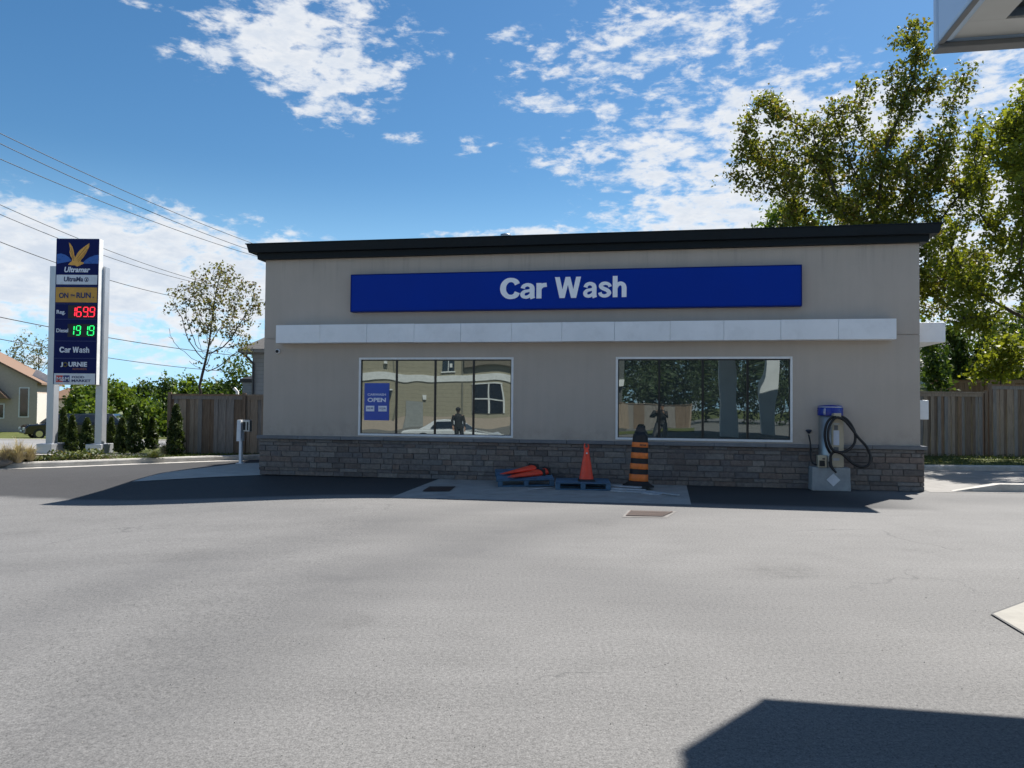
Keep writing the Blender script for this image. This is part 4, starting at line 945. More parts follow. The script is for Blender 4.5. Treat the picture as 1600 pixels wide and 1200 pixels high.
# ------------------------------------------------------------------ vehicles
def car(name, label, loc, rz, paint, suv=True, L=4.6, W2=.92, H=1.7):
    t = thing(name, label, 'car' if not suv else 'suv', loc, rz)
    k = H/1.7
    lower = [(0, .32), (.05, .75*k), (.25, .95*k), (1.25, 1.03*k), (L-.15, 1.05*k), (L, .8*k), (L, .35)]
    mb = MB(); mb.prism([(a, b) for a, b in lower], -W2, W2, axis='y'); mb.build('body', paint, t, bevel=.08)
    up = [(1.2, 1.03*k), (1.9, H-.05), (2.4, H), (L-(.9 if suv else 1.5), H-.03), (L-(.25 if suv else .7), 1.05*k)]
    mb = MB(); n = len(up)
    vs = [(a, -(W2-.06 if b < H-.3 else W2-.2), b) for a, b in up]+[(a, (W2-.06 if b < H-.3 else W2-.2), b) for a, b in up]
    mb.add(vs, [tuple(range(n)), tuple(range(n, 2*n))[::-1]]+[(i+1, i, i+n, i+1+n) for i in range(n-1)]); mb.build('cabin', paint, t, bevel=.04)
    mb = MB()
    for s_ in (-1, 1):
        y = s_*(W2-.115)
        q_ = [(1.55, 1.10*k, W2-.045), (2.0, H-.13, W2-.165), (L-1.6, H-.12, W2-.165), (L-(.75 if suv else 1.3), 1.12*k, W2-.045)]
        vs = [(a, s_*(c_+.015), b) for a, b, c_ in q_]; mb.add(vs, [(0, 1, 2, 3) if s_ > 0 else (3, 2, 1, 0)])
    mb.add([(1.24, -W2+.2, 1.09*k), (1.24, W2-.2, 1.09*k), (1.83, W2-.3, H-.11), (1.83, -W2+.3, H-.11)], [(0, 3, 2, 1)])
    mb.build('glazing', dark_gl, t)
    for x_ in (.9, L-.95):
        for s_ in (-1, 1):
            T_ = Matrix.Translation((x_, s_*(W2-.1), .34)) @ Matrix.Rotation(R(90), 4, 'X')
            wh = MB().lathe([(.34, -.11), (.36, -.08), (.36, .08), (.34, .11)], 22, T_).build('wheel', black, t); MB().lathe([(.21, -.125), (.21, .125)], 16, T_).build('rim', chrome, wh)
    for s_ in (-1, 1): MB().box(-.015, .1, s_*W2*.78-.14, s_*W2*.78+.14, .62*k, .78*k).build('headlight', trim_w, t)
    MB().box(-.02, .0, -.35, .35, .5, .6).build('plate', trim_w, t)
    return t
sc_ = at(33, 670, 52)
car('parked_suv', 'black suv parked in front of the pale house behind the left post', (sc_.x, 52, land_z(sc_.x, 52)), R(42), car_black)
sc_ = at(118, 672, 54)
car('parked_truck', 'dark vehicle with chrome wheel glimpsed between the pylon posts', (sc_.x-1.4, 54, land_z(sc_.x, 54)), R(8), car_black, H=1.8, L=4.9)

# ------------------------------------------------------------------ overhead wires
wm = P('wire_dark', (.03, .03, .035), .6)
def wire(label, p0, Y0, p1_, Y1, sag=.5, r=.012, extra=6):
    a = at(*p0, Y0); b = at(*p1_, Y1); t = (b-a); a2 = a-t*.35; b2 = b+t*.5
    pts = []
    for i in range(25):
        s_ = i/24; p = a2*(1-s_)+b2*s_; p.z -= sag*(4*s_*(1-s_)) - sag*.75; pts.append(p)
    return tag(MB().tube(pts, r, 5).build('overhead_wire', wm), label, 'wire', 'overhead wires crossing the left sky')
wire('highest overhead wire crossing the left sky', (0, 212), 22, (415, 387), 36)
wire('second highest overhead wire crossing the left sky', (0, 228), 22, (388, 389), 35)
wire('third overhead wire from the top in the left sky', (0, 252), 22, (388, 396), 35)
wire('overhead wire passing just above the top of the pylon sign', (0, 323), 26, (290, 432), 38)
wire('overhead wire meeting the left top corner of the pylon sign', (0, 338), 26, (270, 432), 38)
wire('overhead wire meeting the pylon sign below its top', (0, 381), 26, (260, 460), 36, r=.014)
wire('sagging lower overhead wire left of the price digits', (0, 498), 32, (370, 555), 44, r=.02)
wire('lowest overhead wire just above the brown roof', (0, 532), 36, (320, 577), 50, r=.02)

# entry keypad post left of the building
kpv = gp(376, 724.5)
kp = thing('keypad_post', 'slim pale post with a keypad box before the left fence', 'keypad', (kpv.x, kpv.y, 0), R(-12))
k = kpv.y/F
mb = MB(); mb.box(-.035, .035, -.035, .035, 0, (724-685)*k); mb.box(-.09, .09, -.09, .09, 0, .02); mb.build('post', white_pan, kp)
MB().taper(-.10, .02, -.06, .12, (724-689)*k, (724-656)*k, .9).build('side_shield', white_pan, kp)
b_ = MB().box(.03, .24, .0, .12, (724-674)*k, (724-656)*k).build('keypad_box', steel, kp, bevel=.01)
MB().box(.05, .12, -.008, -.001, (724-672)*k, (724-659)*k).build('keypad', black, b_); MB().box(.16, .20, -.008, -.001, (724-672)*k, (724-659)*k).build('card_slot', black, b_)
# white upright post seen over the left fence
wpz = at(371, 612, 33); tag(MB().tube([(wpz.x, 33, land_z(wpz.x, 33)), (wpz.x, 33, wpz.z), (wpz.x-.15, 33, wpz.z+.15)], .07, 8).build('vent_pipe', trim_w), 'white pipe rising above the left fence beside the shed', 'pipe')
# far pole on the right
pp = at(1547, 530, 60); pl = thing('utility_pole', 'distant wooden utility pole behind the branches at the right', 'utility pole', (pp.x, 60, 2))
MB().tube([(0, 0, 0), (0, 0, at(1547, 522, 60).z-2)], .12, 8).build('pole', bark, pl); MB().box(-.9, .9, -.06, .06, at(1547, 533, 60).z-2, at(1547, 530, 60).z-2).build('crossarm', bark, pl)

# ------------------------------------------------------------------ trees
def leaves_mesh(name, pts, size, mat, parent, jitter=.55, aspect=.62, seed=0, tip=None):
    g = np.random.default_rng(seed); n = len(pts)
    d1 = g.normal(size=(n, 3)); d1 /= np.linalg.norm(d1, axis=1)[:, None]
    d2 = g.normal(size=(n, 3)); d2 -= (d2*d1).sum(1)[:, None]*d1; d2 /= np.linalg.norm(d2, axis=1)[:, None]
    nrm = np.cross(d1, d2)
    s = size*(1+jitter*(g.random(n)*2-1)); s = s[:, None]
    co = np.empty((n, 4, 3)); co[:, 0] = pts-d1*s*.5; co[:, 1] = pts+d2*s*.5*aspect+nrm*s*.08; co[:, 2] = pts+d1*s*.5-nrm*s*.1; co[:, 3] = pts-d2*s*.5*aspect+nrm*s*.08
    me = bpy.data.meshes.new(name); me.vertices.add(n*4); me.vertices.foreach_set('co', co.ravel())
    me.loops.add(n*4); me.loops.foreach_set('vertex_index', np.arange(n*4)); me.polygons.add(n); me.polygons.foreach_set('loop_start', np.arange(0, n*4, 4)); me.polygons.foreach_set('loop_total', np.full(n, 4))
    me.materials.append(mat); me.update(); me.validate()
    ob = bpy.data.objects.new(name, me); COL.objects.link(ob); ob.parent = parent; return ob

def colonize(base, fork, attr, step=.45, kill=.8, infl=4.0, iters=70, seed=1):
    g = np.random.default_rng(seed); base = np.array(base, float); fork = np.array(fork, float)
    nodes = [base]; par = [-1]; L = np.linalg.norm(fork-base); k = max(2, int(L/step))
    for i in range(1, k+1):
        p = base+(fork-base)*i/k; p[:2] += g.normal(size=2)*.04; nodes.append(p); par.append(len(nodes)-2)
    A = attr.copy(); 
    for it in range(iters):
        N = np.array(nodes); 
        if len(A) == 0: break
        D = np.linalg.norm(A[:, None]-N[None], axis=2); idx = D.argmin(1); dm = D[np.arange(len(A)), idx]
        use = dm < infl
        if not use.any(): infl *= 1.5; continue
        new = {}
        for a, i in zip(A[use], idx[use]):
            v = a-N[i]; new.setdefault(i, []).append(v/(np.linalg.norm(v)+1e-9))
        for i, vs in new.items():
            v = np.sum(vs, 0)+g.normal(size=3)*.25*len(vs)**.5+np.array([0, 0, .1]); v /= np.linalg.norm(v)+1e-9
            p = N[i]+v*step; nodes.append(p); par.append(i)
        N2 = np.array(nodes[len(N):]); 
        if len(N2): D2 = np.linalg.norm(A[:, None]-N2[None], axis=2).min(1); A = A[D2 > kill]
    return np.array(nodes), np.array(par)

def tree(name, label, base, fork_h, blobs, leaf_n, leaf_s, mat, group=None, seed=1, attr_n=260, step=.45, r_tip=.013, expo=2.3, leaf_keep=None, spread=.38, kill=.8, lean=(0, 0), cat='tree', twig=True):
    """blobs: list of (centre xyz world, radii xyz, weight)"""
    g = np.random.default_rng(seed); t = thing(name, label, cat, base, 0, group); B = np.array(base, float)
    ws = np.array([b[2]*b[1][0]*b[1][1]*b[1][2] for b in blobs]); ws /= ws.sum(); cnt = (ws*attr_n).astype(int)+1; A = []
    for (c_, r_, w_), n_ in zip(blobs, cnt):
        v = g.normal(size=(n_, 3)); v /= np.linalg.norm(v, axis=1)[:, None]; v *= (g.random(n_)**.40)[:, None]; A.append(np.array(c_)+v*np.array(r_))
    A = np.concatenate(A)-B
    N, par = colonize((0, 0, -.15), (lean[0], lean[1], fork_h), A, step, kill, seed=seed)
    kids = np.zeros(len(N)); rad_ = np.zeros(len(N))
    for i in range(len(N)-1, -1, -1):
        if rad_[i] == 0: rad_[i] = r_tip**expo
        if par[i] >= 0: rad_[par[i]] += rad_[i]
    rr = rad_**(1/expo)
    child = {}
    for i, p in enumerate(par):
        if p >= 0: child.setdefault(p, []).append(i)
    mb = MB(); starts = [(0, None)]; 
    stack = [[0]]
    while stack:
        ch = stack.pop()
        while ch[-1] in child:
            ks = sorted(child[ch[-1]], key=lambda i: -rr[i]); 
            for k_ in ks[1:]: stack.append([ch[-1], k_])
            ch.append(ks[0])
        if len(ch) > 1:
            rs = [rr[i] for i in ch]
            if len(ch) > 2 and par[ch[0]] >= 0 or ch[0] != 0: rs[0] = rs[1]
            mb.tube([N[i] for i in ch], rs, 6 if max(rs) > .03 else 4)
    mb.build('trunk', bark, t)
    thin = np.where(rr < r_tip*2.6)[0]
    if leaf_keep is not None: thin = np.array([i for i in thin if leaf_keep(N[i]+B, g)])
    if len(thin) and leaf_n:
        # leaf clumps on thin twigs
        cl = np.repeat(thin, 1); pk = g.choice(cl, size=max(1, leaf_n//7)); cen = N[pk]+g.normal(size=(len(pk), 3))*spread
        pts = np.repeat(cen, 7, axis=0)+g.normal(size=(len(cen)*7, 3))*(leaf_s*.75)
        leaves_mesh('crown', pts, leaf_s, mat, t, seed=seed)
        # tiny twigs reaching to clumps
        if twig:
            mb = MB()
            for i, c_ in list(zip(pk, cen))[::3]: 
                a = N[i]; m_ = (a+c_)/2
                mb.add([a, a+(.012, 0, 0), c_], [(0, 1, 2)])
            mb.build('twigs', bark, t)
    return t
def bl(px, py, rx, ry, Y, rd=None, w=1.0):
    c_ = at(px, py, Y); k = Y/F; return (tuple(c_), (rx*k, (rd if rd else rx*k*.8), ry*k), w)

maple = leaf_mat('maple_leaves', (.072, .096, .017), (.185, .20, .032), .48, (.13, .10, .022))
maple2 = leaf_mat('maple_leaves_bright', (.095, .125, .016), (.22, .24, .03), .52)
green1 = leaf_mat('fresh_leaves', (.06, .11, .015), (.13, .18, .03), .45)
green2 = leaf_mat('mid_green_leaves', (.035, .07, .015), (.08, .12, .025), .4)
olive = leaf_mat('sparse_olive_leaves', (.10, .105, .04), (.20, .20, .085), .4, (.14, .085, .05))
cedar_l = leaf_mat('cedar_scales', (.028, .048, .012), (.075, .105, .028), .25)
bedg = leaf_mat('bed_leaves', (.05, .08, .025), (.14, .16, .05), .25, (.2, .17, .09))
dryg = leaf_mat('dry_grass', (.30, .25, .17), (.45, .38, .27), .25)

Y = 28.6; b_ = at(1350, 640, Y); bz = land_z(b_.x, Y)
tree('maple_tree', 'big olive green maple rising behind the right end of the roof', (b_.x, Y, bz), 5.2,
     [bl(1235, 245, 95, 80, Y), bl(1165, 235, 45, 65, Y, None, 1.3), bl(1300, 210, 80, 65, Y), bl(1410, 150, 75, 100, Y, None, .8), bl(1425, 70, 38, 52, Y, 1.2, 1.8), bl(1190, 165, 30, 25, Y, 1.0, 1.5), bl(1500, 110, 45, 45, Y, None, .6), bl(1350, 290, 130, 70, Y), bl(1450, 280, 110, 90, Y), bl(1420, 430, 150, 90, Y, 2.6, .9), bl(1330, 350, 120, 50, Y)],
     46000, .135, maple, seed=5, attr_n=640, step=.40, r_tip=.019, spread=.20, kill=.64)
Y = 24.6; b_ = at(1690, 640, Y); bz = land_z(b_.x, Y)
tree('maple_tree', 'second maple leaning in from the right edge of the view', (b_.x, Y, bz), 4.5,
     [bl(1575, 240, 75, 80, Y), bl(1565, 185, 40, 35, Y), bl(1640, 170, 40, 40, Y), bl(1550, 370, 75, 75, Y), bl(1640, 300, 90, 110, Y), bl(1565, 470, 85, 60, Y, None, 1.0), bl(1500, 400, 60, 70, Y, None, .8), bl(1510, 500, 60, 35, Y, None, .8), bl(1700, 220, 100, 120, Y), ((15.6, 22.8, 10.0), (1.8, 1.5, 1.5), 1.2), ((14.6, 22.2, 8.4), (1.3, 1.3, 1.0), 1.0), ((17.6, 22.3, 9.0), (2.2, 2.2, 1.8), .8), ((19.0, 20.5, 8.0), (2.0, 2.0, 1.6), .7)],
     38000, .125, maple2, seed=9, attr_n=600, step=.38, r_tip=.018, spread=.19, kill=.6)
Y = 40.0; b_ = at(1215, 640, Y); bz = land_z(b_.x, Y)
tree('broadleaf_tree', 'bright green tree peeping over the roof left of the big maple', (b_.x, Y, bz), 4.0, [bl(1212, 350, 48, 42, Y), bl(1180, 372, 30, 22, Y), bl(1250, 360, 50, 35, Y), bl(1220, 420, 70, 60, Y)], 9000, .2, green1, seed=12, attr_n=160, spread=.3)
Y = 27.8; b_ = at(1562, 590, Y)
tree('young_maple', 'yellow green sapling poking above the dark fence at the right', (b_.x, Y, land_z(b_.x, Y)), 1.6, [bl(1562, 565, 38, 34, Y), bl(1590, 560, 26, 30, Y), bl(1530, 585, 18, 16, Y)], 1500, .17, maple2, seed=14, attr_n=60, step=.25, r_tip=.008, spread=.16, kill=.3)
Y = 33.0; b_ = at(1470, 600, Y)
tree('broadleaf_tree', 'low dark leafy tree hard against the right end of the car wash', (b_.x, Y, land_z(b_.x, Y)), 1.2, [bl(1462, 565, 28, 35, Y), bl(1450, 520, 20, 30, Y)], 1600, .2, green2, seed=15, attr_n=70, step=.3, spread=.22)
for i, (px, py, Y, lb) in enumerate(((1500, 520, 39, 'shaded tree filling the gap behind the dark fence right of the car wash'), (1585, 500, 41, 'shaded tree behind the dark fence at the right edge'), (1660, 470, 38, 'shaded tree beyond the right edge behind the fence'))):
    b0_ = at(px, 640, Y)
    tree('broadleaf_tree', lb, (b0_.x, Y, land_z(b0_.x, Y)), 1.0, [bl(px, py+22, 55, 42, Y), bl(px-25, py+70, 45, 30, Y), bl(px+30, py+65, 45, 35, Y)], 5200, .2, green2, seed=60+i, attr_n=130, step=.45, r_tip=.016, spread=.3)
# sparse tree left
Y = 29.0; b_ = at(312, 640, Y)
def keep(p, g): 
    s_ = (p[0]-b_.x)*.55 + (p[2]-4.6)*.85
    return g.random() < max(.02, min(1, .42+s_*.8))
tree('sparse_tree', 'half bare tree with thin olive foliage behind the left fence', (b_.x, Y, land_z(b_.x, Y)), 2.1, [bl(345, 440, 45, 32, Y), bl(270, 525, 18, 14, Y, None, 1.2), bl(330, 555, 45, 25, Y, None, 1.2), bl(385, 470, 30, 35, Y), bl(300, 480, 40, 50, Y), bl(275, 530, 22, 20, Y, None, .8), bl(340, 510, 60, 45, Y), bl(375, 550, 35, 25, Y, None, .7)],
     3400, .10, olive, seed=21, attr_n=560, step=.18, r_tip=.0078, expo=2.25, spread=.15, kill=.32, leaf_keep=keep)
# background trees left
BT = [(118, 598, 62, 30, 46, green1, 'bright bushy tree seen between the pylon posts'), (182, 582, 66, 40, 55, green1, 'bright green tree just right of the pylon sign'), (215, 590, 72, 26, 48, green2, 'mid green tree between the pylon and the fence'), (262, 583, 78, 22, 50, green2, 'slim darker tree above the left end of the fence'),
      (232, 640, 58, 36, 26, green1, 'low bright bushes behind the columnar cedars'), (300, 596, 60, 40, 45, green1, 'bright round tree behind the left fence'), (372, 548, 44, 30, 40, green2, 'loose leafy tree beside the grey house'), (340, 592, 56, 30, 40, green2, 'mid green tree behind the sparse tree trunk'), (150, 640, 57, 40, 40, green1, 'low bright foliage behind the right pylon post')]
for i, (px, py, Y, rx, ry, m_, lb) in enumerate(BT):
    b0_ = at(px, 680, Y); gz0 = land_z(b0_.x, Y)
    tree('background_tree', lb, (b0_.x, Y, gz0), 1.8, [bl(px, py+ry, rx, ry, Y), bl(px-rx*.5, py+ry*1.4, rx*.7, ry*.7, Y), bl(px+rx*.5, py+ry*1.3, rx*.7, ry*.8, Y)], 6500 if i != 6 else 1600, .30 if i != 6 else .2, m_, 'trees beyond the left fence', seed=30+i, attr_n=110, step=.6, r_tip=.02, spread=.42, kill=1.0)
for i, (px, lb) in enumerate(((18, 'bare tree behind the brown roof, left one'), (58, 'bare tree behind the brown roof, beside the pylon'))):
    Y = 75; b0_ = at(px, 660, Y)
    tree('bare_tree', lb, (b0_.x, Y, -1.5), 4.5, [bl(px, 562, 30, 26, Y), bl(px+8, 540, 22, 18, Y)], 700, .2, leaf_mat('thin_grey_leaves%d' % i, (.14, .15, .09), (.2, .2, .13), .4), 'bare trees behind the brown roof', seed=50+i, attr_n=150, step=.5, r_tip=.02, spread=.4, kill=.8)

# columnar cedars
CED = [(98, 641, 706, 8.5, 'columnar cedar right beside the left pylon post'), (112, 652, 708, 9, 'second columnar cedar from the left pylon post'), (135, 657, 709, 11, 'stout columnar cedar left of the right pylon post'), (173, 655, 708, 7, 'columnar cedar hugging the right pylon post'),
       (190, 656, 709, 10, 'short columnar cedar between the right pylon post and the tall one'), (210, 636, 710, 12, 'tall columnar cedar midway between pylon and fence'), (237, 655, 704, 9.5, 'columnar cedar left of the ornamental grass'), (274, 635, 712, 13, 'tall columnar cedar in front of the left fence end')]
for i, (px, y0, y1, rx, lb) in enumerate(CED):
    p = gp(px, y1); k = p.y/F; Hh = (y1-y0)*k; rr0 = rx*k; t = thing('columnar_cedar', lb, 'cedar', (p.x, p.y, zz(p.x, p.y)), 0, 'columnar cedars planted by the pylon sign')
    g = np.random.default_rng(70+i); n_ = 2600; h = g.random(n_)**.85; prof = np.sin(np.clip(h*1.02+.10, 0, 1.07)*math.pi)**.55*np.clip(1.25-h*.75, .12, 1)
    prof = np.clip((1-h)**.55*1.05, .05, 1)*np.clip(h*7+.45, 0, 1)
    a = g.random(n_)*2*math.pi; lump = 1+.22*np.sin(a*3+h*17+i)+.14*np.sin(a*5-h*31); r0 = rr0*prof*lump*(.55+.45*g.random(n_)**.4)
    pts = np.stack([r0*np.cos(a), r0*np.sin(a), .05+h*Hh], 1); leaves_mesh('crown', pts, .085, cedar_l, t, seed=i, aspect=.5)
    MB().tube([(0, 0, -.05), (0, 0, Hh*.8)], [.03, .008], 5).build('trunk', bark, t)

# ------------------------------------------------------------------ planting bed and grass
def scatter_bed(name, label_kind, pts_fn, n_, size, mat, seed, asp=.3):
    g = np.random.default_rng(seed); pts = np.array([pts_fn(g) for _ in range(n_)]); o = leaves_mesh(name, pts, size, mat, None, seed=seed, aspect=asp); o['kind'] = 'stuff'; return o
def bedp(g):
    x = g.uniform(-22, -10.5); y = kerb_y(x)+.22+abs(g.normal())*.38; mound = .5+.5*math.sin(x*2.7+math.sin(x*6.1)*1.3)
    return (x, y, land_z(x, y)+g.random()**1.6*(.05+.22*mound))
scatter_bed('ground_cover', '', bedp, 9000, .085, bedg, 91, .6)
def lawn_r(g):
    x = g.uniform(8.5, 30); y = kerb_y(x)+.2+g.random()*6.0; return (x, y, land_z(x, y)+g.random()*.07)
scatter_bed('grass', '', lawn_r, 15000, .10, leaf_mat('lawn_blades', (.03, .06, .012), (.07, .10, .02), .3, (.22, .22, .08)), 92, .14)
def lawn_l(g):
    x = g.uniform(-11.5, -6.0); y = kerb_y(x)+.2+g.random()*4; return (x, y, land_z(x, y)+g.random()*.05)
scatter_bed('lawn_grass', '', lawn_l, 9000, .08, leaf_mat('lawn_blades_left', (.05, .08, .015), (.11, .14, .03), .3), 93, .14)
mbg = MB(); gr_ = random.Random(5)
for _ in range(900):
    yy = 2.2+gr_.random()**1.5*11; xx = gr_.uniform(-.75, .75)*yy; z_ = lot_z(xx, yy); r0 = gr_.uniform(.002, .0065); a = gr_.random()*3
    mbg.add([(xx+r0*math.cos(a+k*2.1), yy+r0*math.sin(a+k*2.1), z_) for k in range(3)]+[(xx, yy, z_+r0*.9)], [(0, 1, 3), (1, 2, 3), (2, 0, 3)])
mbg.build('grit', P('grit_stone', (.22, .21, .19), .9, rand=.6), kind='stuff')
def mulch_p(g):
    x = g.uniform(-22, -10.2); y = kerb_y(x)+.2+g.random()*1.6; return (x, y, land_z(x, y)+g.random()*.03)
scatter_bed('mulch', '', mulch_p, 5000, .07, leaf_mat('mulch_bits', (.14, .10, .07), (.30, .25, .19), .05), 94, .4)
GT = 'dry ornamental grass clumps in the bed'
for i, (px, py, hgt, rad0, lb) in enumerate(((28, 727, .75, .34, 'dry tan grass clump left of the left pylon post'), (8, 730, .6, .3, 'dry grey grass clump at the left edge of the view'), (47, 722, .6, .25, 'wispy tan grass clump touching the left pylon footing'), (258, 712, .5, .32, 'tan ornamental grass clump left of the tall front cedar'), (240, 716, .28, .3, 'low greenish grass clump near the fence end'))):
    p = gp(px, py); g = random.Random(100+i); t = thing('grass_clump', lb, 'ornamental grass', (p.x, p.y, zz(p.x, p.y)), 0, GT); mb = MB()
    for _ in range(260):
        a = g.uniform(0, 6.28); ln = g.uniform(.1, 1)**.7*rad0*1.6; h1 = hgt*g.uniform(.25, 1)*(1.15-.5*ln/(rad0*1.6)); w_ = .006
        b0_ = Vector((math.cos(a)*.06*g.random(), math.sin(a)*.06*g.random(), 0)); m_ = Vector((math.cos(a)*ln*.4, math.sin(a)*ln*.4, h1*.7)); e_ = Vector((math.cos(a)*ln, math.sin(a)*ln, h1*g.uniform(.75, 1))); s_ = Vector((-math.sin(a), math.cos(a), 0))*w_
        mb.add([b0_-s_, b0_+s_, m_+s_, m_-s_, e_], [(0, 1, 2, 3), (3, 2, 4)])
    mb.build('blades', dryg if i != 4 else bedg, t)
for i, (px, py, s_, lb) in enumerate(((105, 716, .17, 'pale flat rock before the left pylon footing'), (148, 713, .13, 'pale rock at the right pylon footing'), (4, 731, .22, 'brown grey boulder at the far left of the bed'))):
    p = gp(px, py); bm = bmesh.new(); bmesh.ops.create_icosphere(bm, subdivisions=3, radius=1); g = random.Random(i)
    for v in bm.verts: v.co *= 1+.14*math.sin(v.co.x*4+i)+.1*math.sin(v.co.y*5+v.co.z*3); v.co.z *= .5
    me = bpy.data.meshes.new('rock'); bm.to_mesh(me); bm.free(); me.materials.append(concrete if i < 2 else P('boulder_stone', (.2, .18, .16), .9, bump=.6, bscale=12)); o = bpy.data.objects.new('rock', me); COL.objects.link(o); o.scale = (s_, s_*.7, s_); o.location = (p.x, p.y, zz(p.x, p.y)+s_*.12); tag(o, lb, 'rock', 'rocks in the planting bed')

# ------------------------------------------------------------------ things behind the viewpoint, seen mirrored in the windows
s0 = mg(900, 60); s1 = mg(480, 60); dv = (s1-s0); SL = dv.length; ang = math.atan2(dv.y, dv.x)
st = thing('store_building', 'beige lap sided store with white band, seen mirrored in the left window', 'building', (s0.x, s0.y, -.32), ang)
# local x runs from the entrance end; facade faces local -y or +y depending on the side of the wash
sgn = 1 if (Matrix.Rotation(-ang, 3, 'Z') @ (Vector((0, 15, 0))-s0)).y > 0 else -1
def sb(x0, x1, d0, d1, z0, z1, mb): mb.box(x0, x1, min(sgn*d0, sgn*d1), max(sgn*d0, sgn*d1), z0, z1)
mb = MB(); sb(4.5, SL+8, -12, 0, .9, 3.7, mb); sb(4.5, SL+8, -12, 0, 4.25, 7.2, mb); mb.build('wall', siding_mat('beige_siding', (.36, .325, .235), .30, .45), st)
mb = MB(); sb(4.4, SL+8, -11.9, .08, 3.7, 4.25, mb); mb.build('band', trim_w, st)
mb = MB(); sb(4.5, SL+8, -11.9, .03, 0, .9, mb); mb.build('stone_plinth', brick_d, st)
mb = MB(); sb(-4, 4.49, -12, -.3, 0, 7.6, mb); mb.build('entrance_wall', P('store_dark', (.10, .105, .10), .6), st)
mb = MB(); sb(-4, 4.3, -.3, .0, 3.4, 3.9, mb); sb(3.3, 3.8, -.3, .3, 0, 7.5, mb); sb(-.6, -.1, -.3, .3, 0, 7.5, mb); mb.build('entrance_trim', trim_w, st)
mb = MB(); sb(.0, 3.2, -.28, .02, .3, 3.3, mb); mb.build('shop_window', dark_gl, st)
mb = MB(); sb(.3, 2.9, -.2, .25, 4.3, 6.9, mb); mb.build('sign_board', P('store_amber', (.45, .24, .05), .5), st); mb = MB(); sb(.9, 2.3, .26, .3, 4.6, 6.6, mb); mb.build('sign_inset', sign_blue, st)
x_d = SL*.60
mb = MB(); sb(x_d-.5, x_d+.5, .031, .1, 0, 2.1, mb); mb.build('door', P('store_door', (.30, .31, .30), .5), st); mb = MB(); sb(x_d-1.4, x_d-.8, .001, .06, 1.0, 2.1, mb); 
mb = MB(); sb(6.0, 7.8, .001, .06, 1.3, 3.4, mb); mb.build('window', dark_gl, st)
mb = MB()
for xx in (6.0, 6.9, 7.8): sb(xx-.05, xx+.05, .061, .10, 1.3, 3.4, mb)
sb(6.0, 7.8, .061, .10, 2.3, 2.38, mb); sb(5.9, 7.9, .061, .12, 3.4, 3.5, mb); mb.build('window_frame', trim_w, st)
mb = MB(); sb(9.4, 10.6, .001, .06, 4.6, 6.2, mb); sb(x_d+2.2, x_d+3.4, .001, .06, 1.5, 2.9, mb); mb.build('side_window', dark_gl, st)
mb = MB()
for a_x, b_x, a_z, b_z in ((9.4, 10.6, 4.6, 6.2), (x_d+2.2, x_d+3.4, 1.5, 2.9)):
    sb(a_x-.1, b_x+.1, .061, .11, a_z-.1, a_z, mb); sb(a_x-.1, b_x+.1, .061, .11, b_z, b_z+.1, mb); sb((a_x+b_x)/2-.04, (a_x+b_x)/2+.04, .061, .11, a_z, b_z, mb)
mb.build('side_window_frame', trim_w, st)
mb = MB(); sb(4.6, 8.55, .001, .35, 4.9, 7.15, mb); mb.build('upper_bay', siding_mat('brown_siding', (.20, .17, .13), .30, .5), st)
mb = MB()
for xx in (8.6, x_d+1.6, x_d+4.2): sb(xx, xx+.14, .001, .09, .9, 3.69, mb); sb(xx, xx+.14, .001, .09, 4.26, 7.2, mb)
mb.build('corner_board', P('olive_board', (.20, .19, .15), .7), st)
mb = MB(); sb(x_d-.75, x_d-.51, .031, .16, 2.3, 2.7, mb); sb(9.6, 9.85, .09, .3, 4.9, 5.2, mb); sb(x_d+2.4, x_d+2.65, .09, .3, 4.9, 5.2, mb); mb.build('wall_lamp', trim_w, st)
mb = MB()
for xx in (.0, .8, 1.6, 2.4, 3.2): sb(xx-.05, xx+.05, .021, .09, .3, 3.3, mb)
sb(0, 3.2, .021, .09, 2.2, 2.28, mb); mb.build('shop_mullion', trim_w, st)
pc = mg(722, 37); car('parked_car', 'white car parked before the store, seen mirrored in the left window', (pc.x+1.8, pc.y, -.5), R(176), car_white, suv=False, H=1.35, L=4.4)

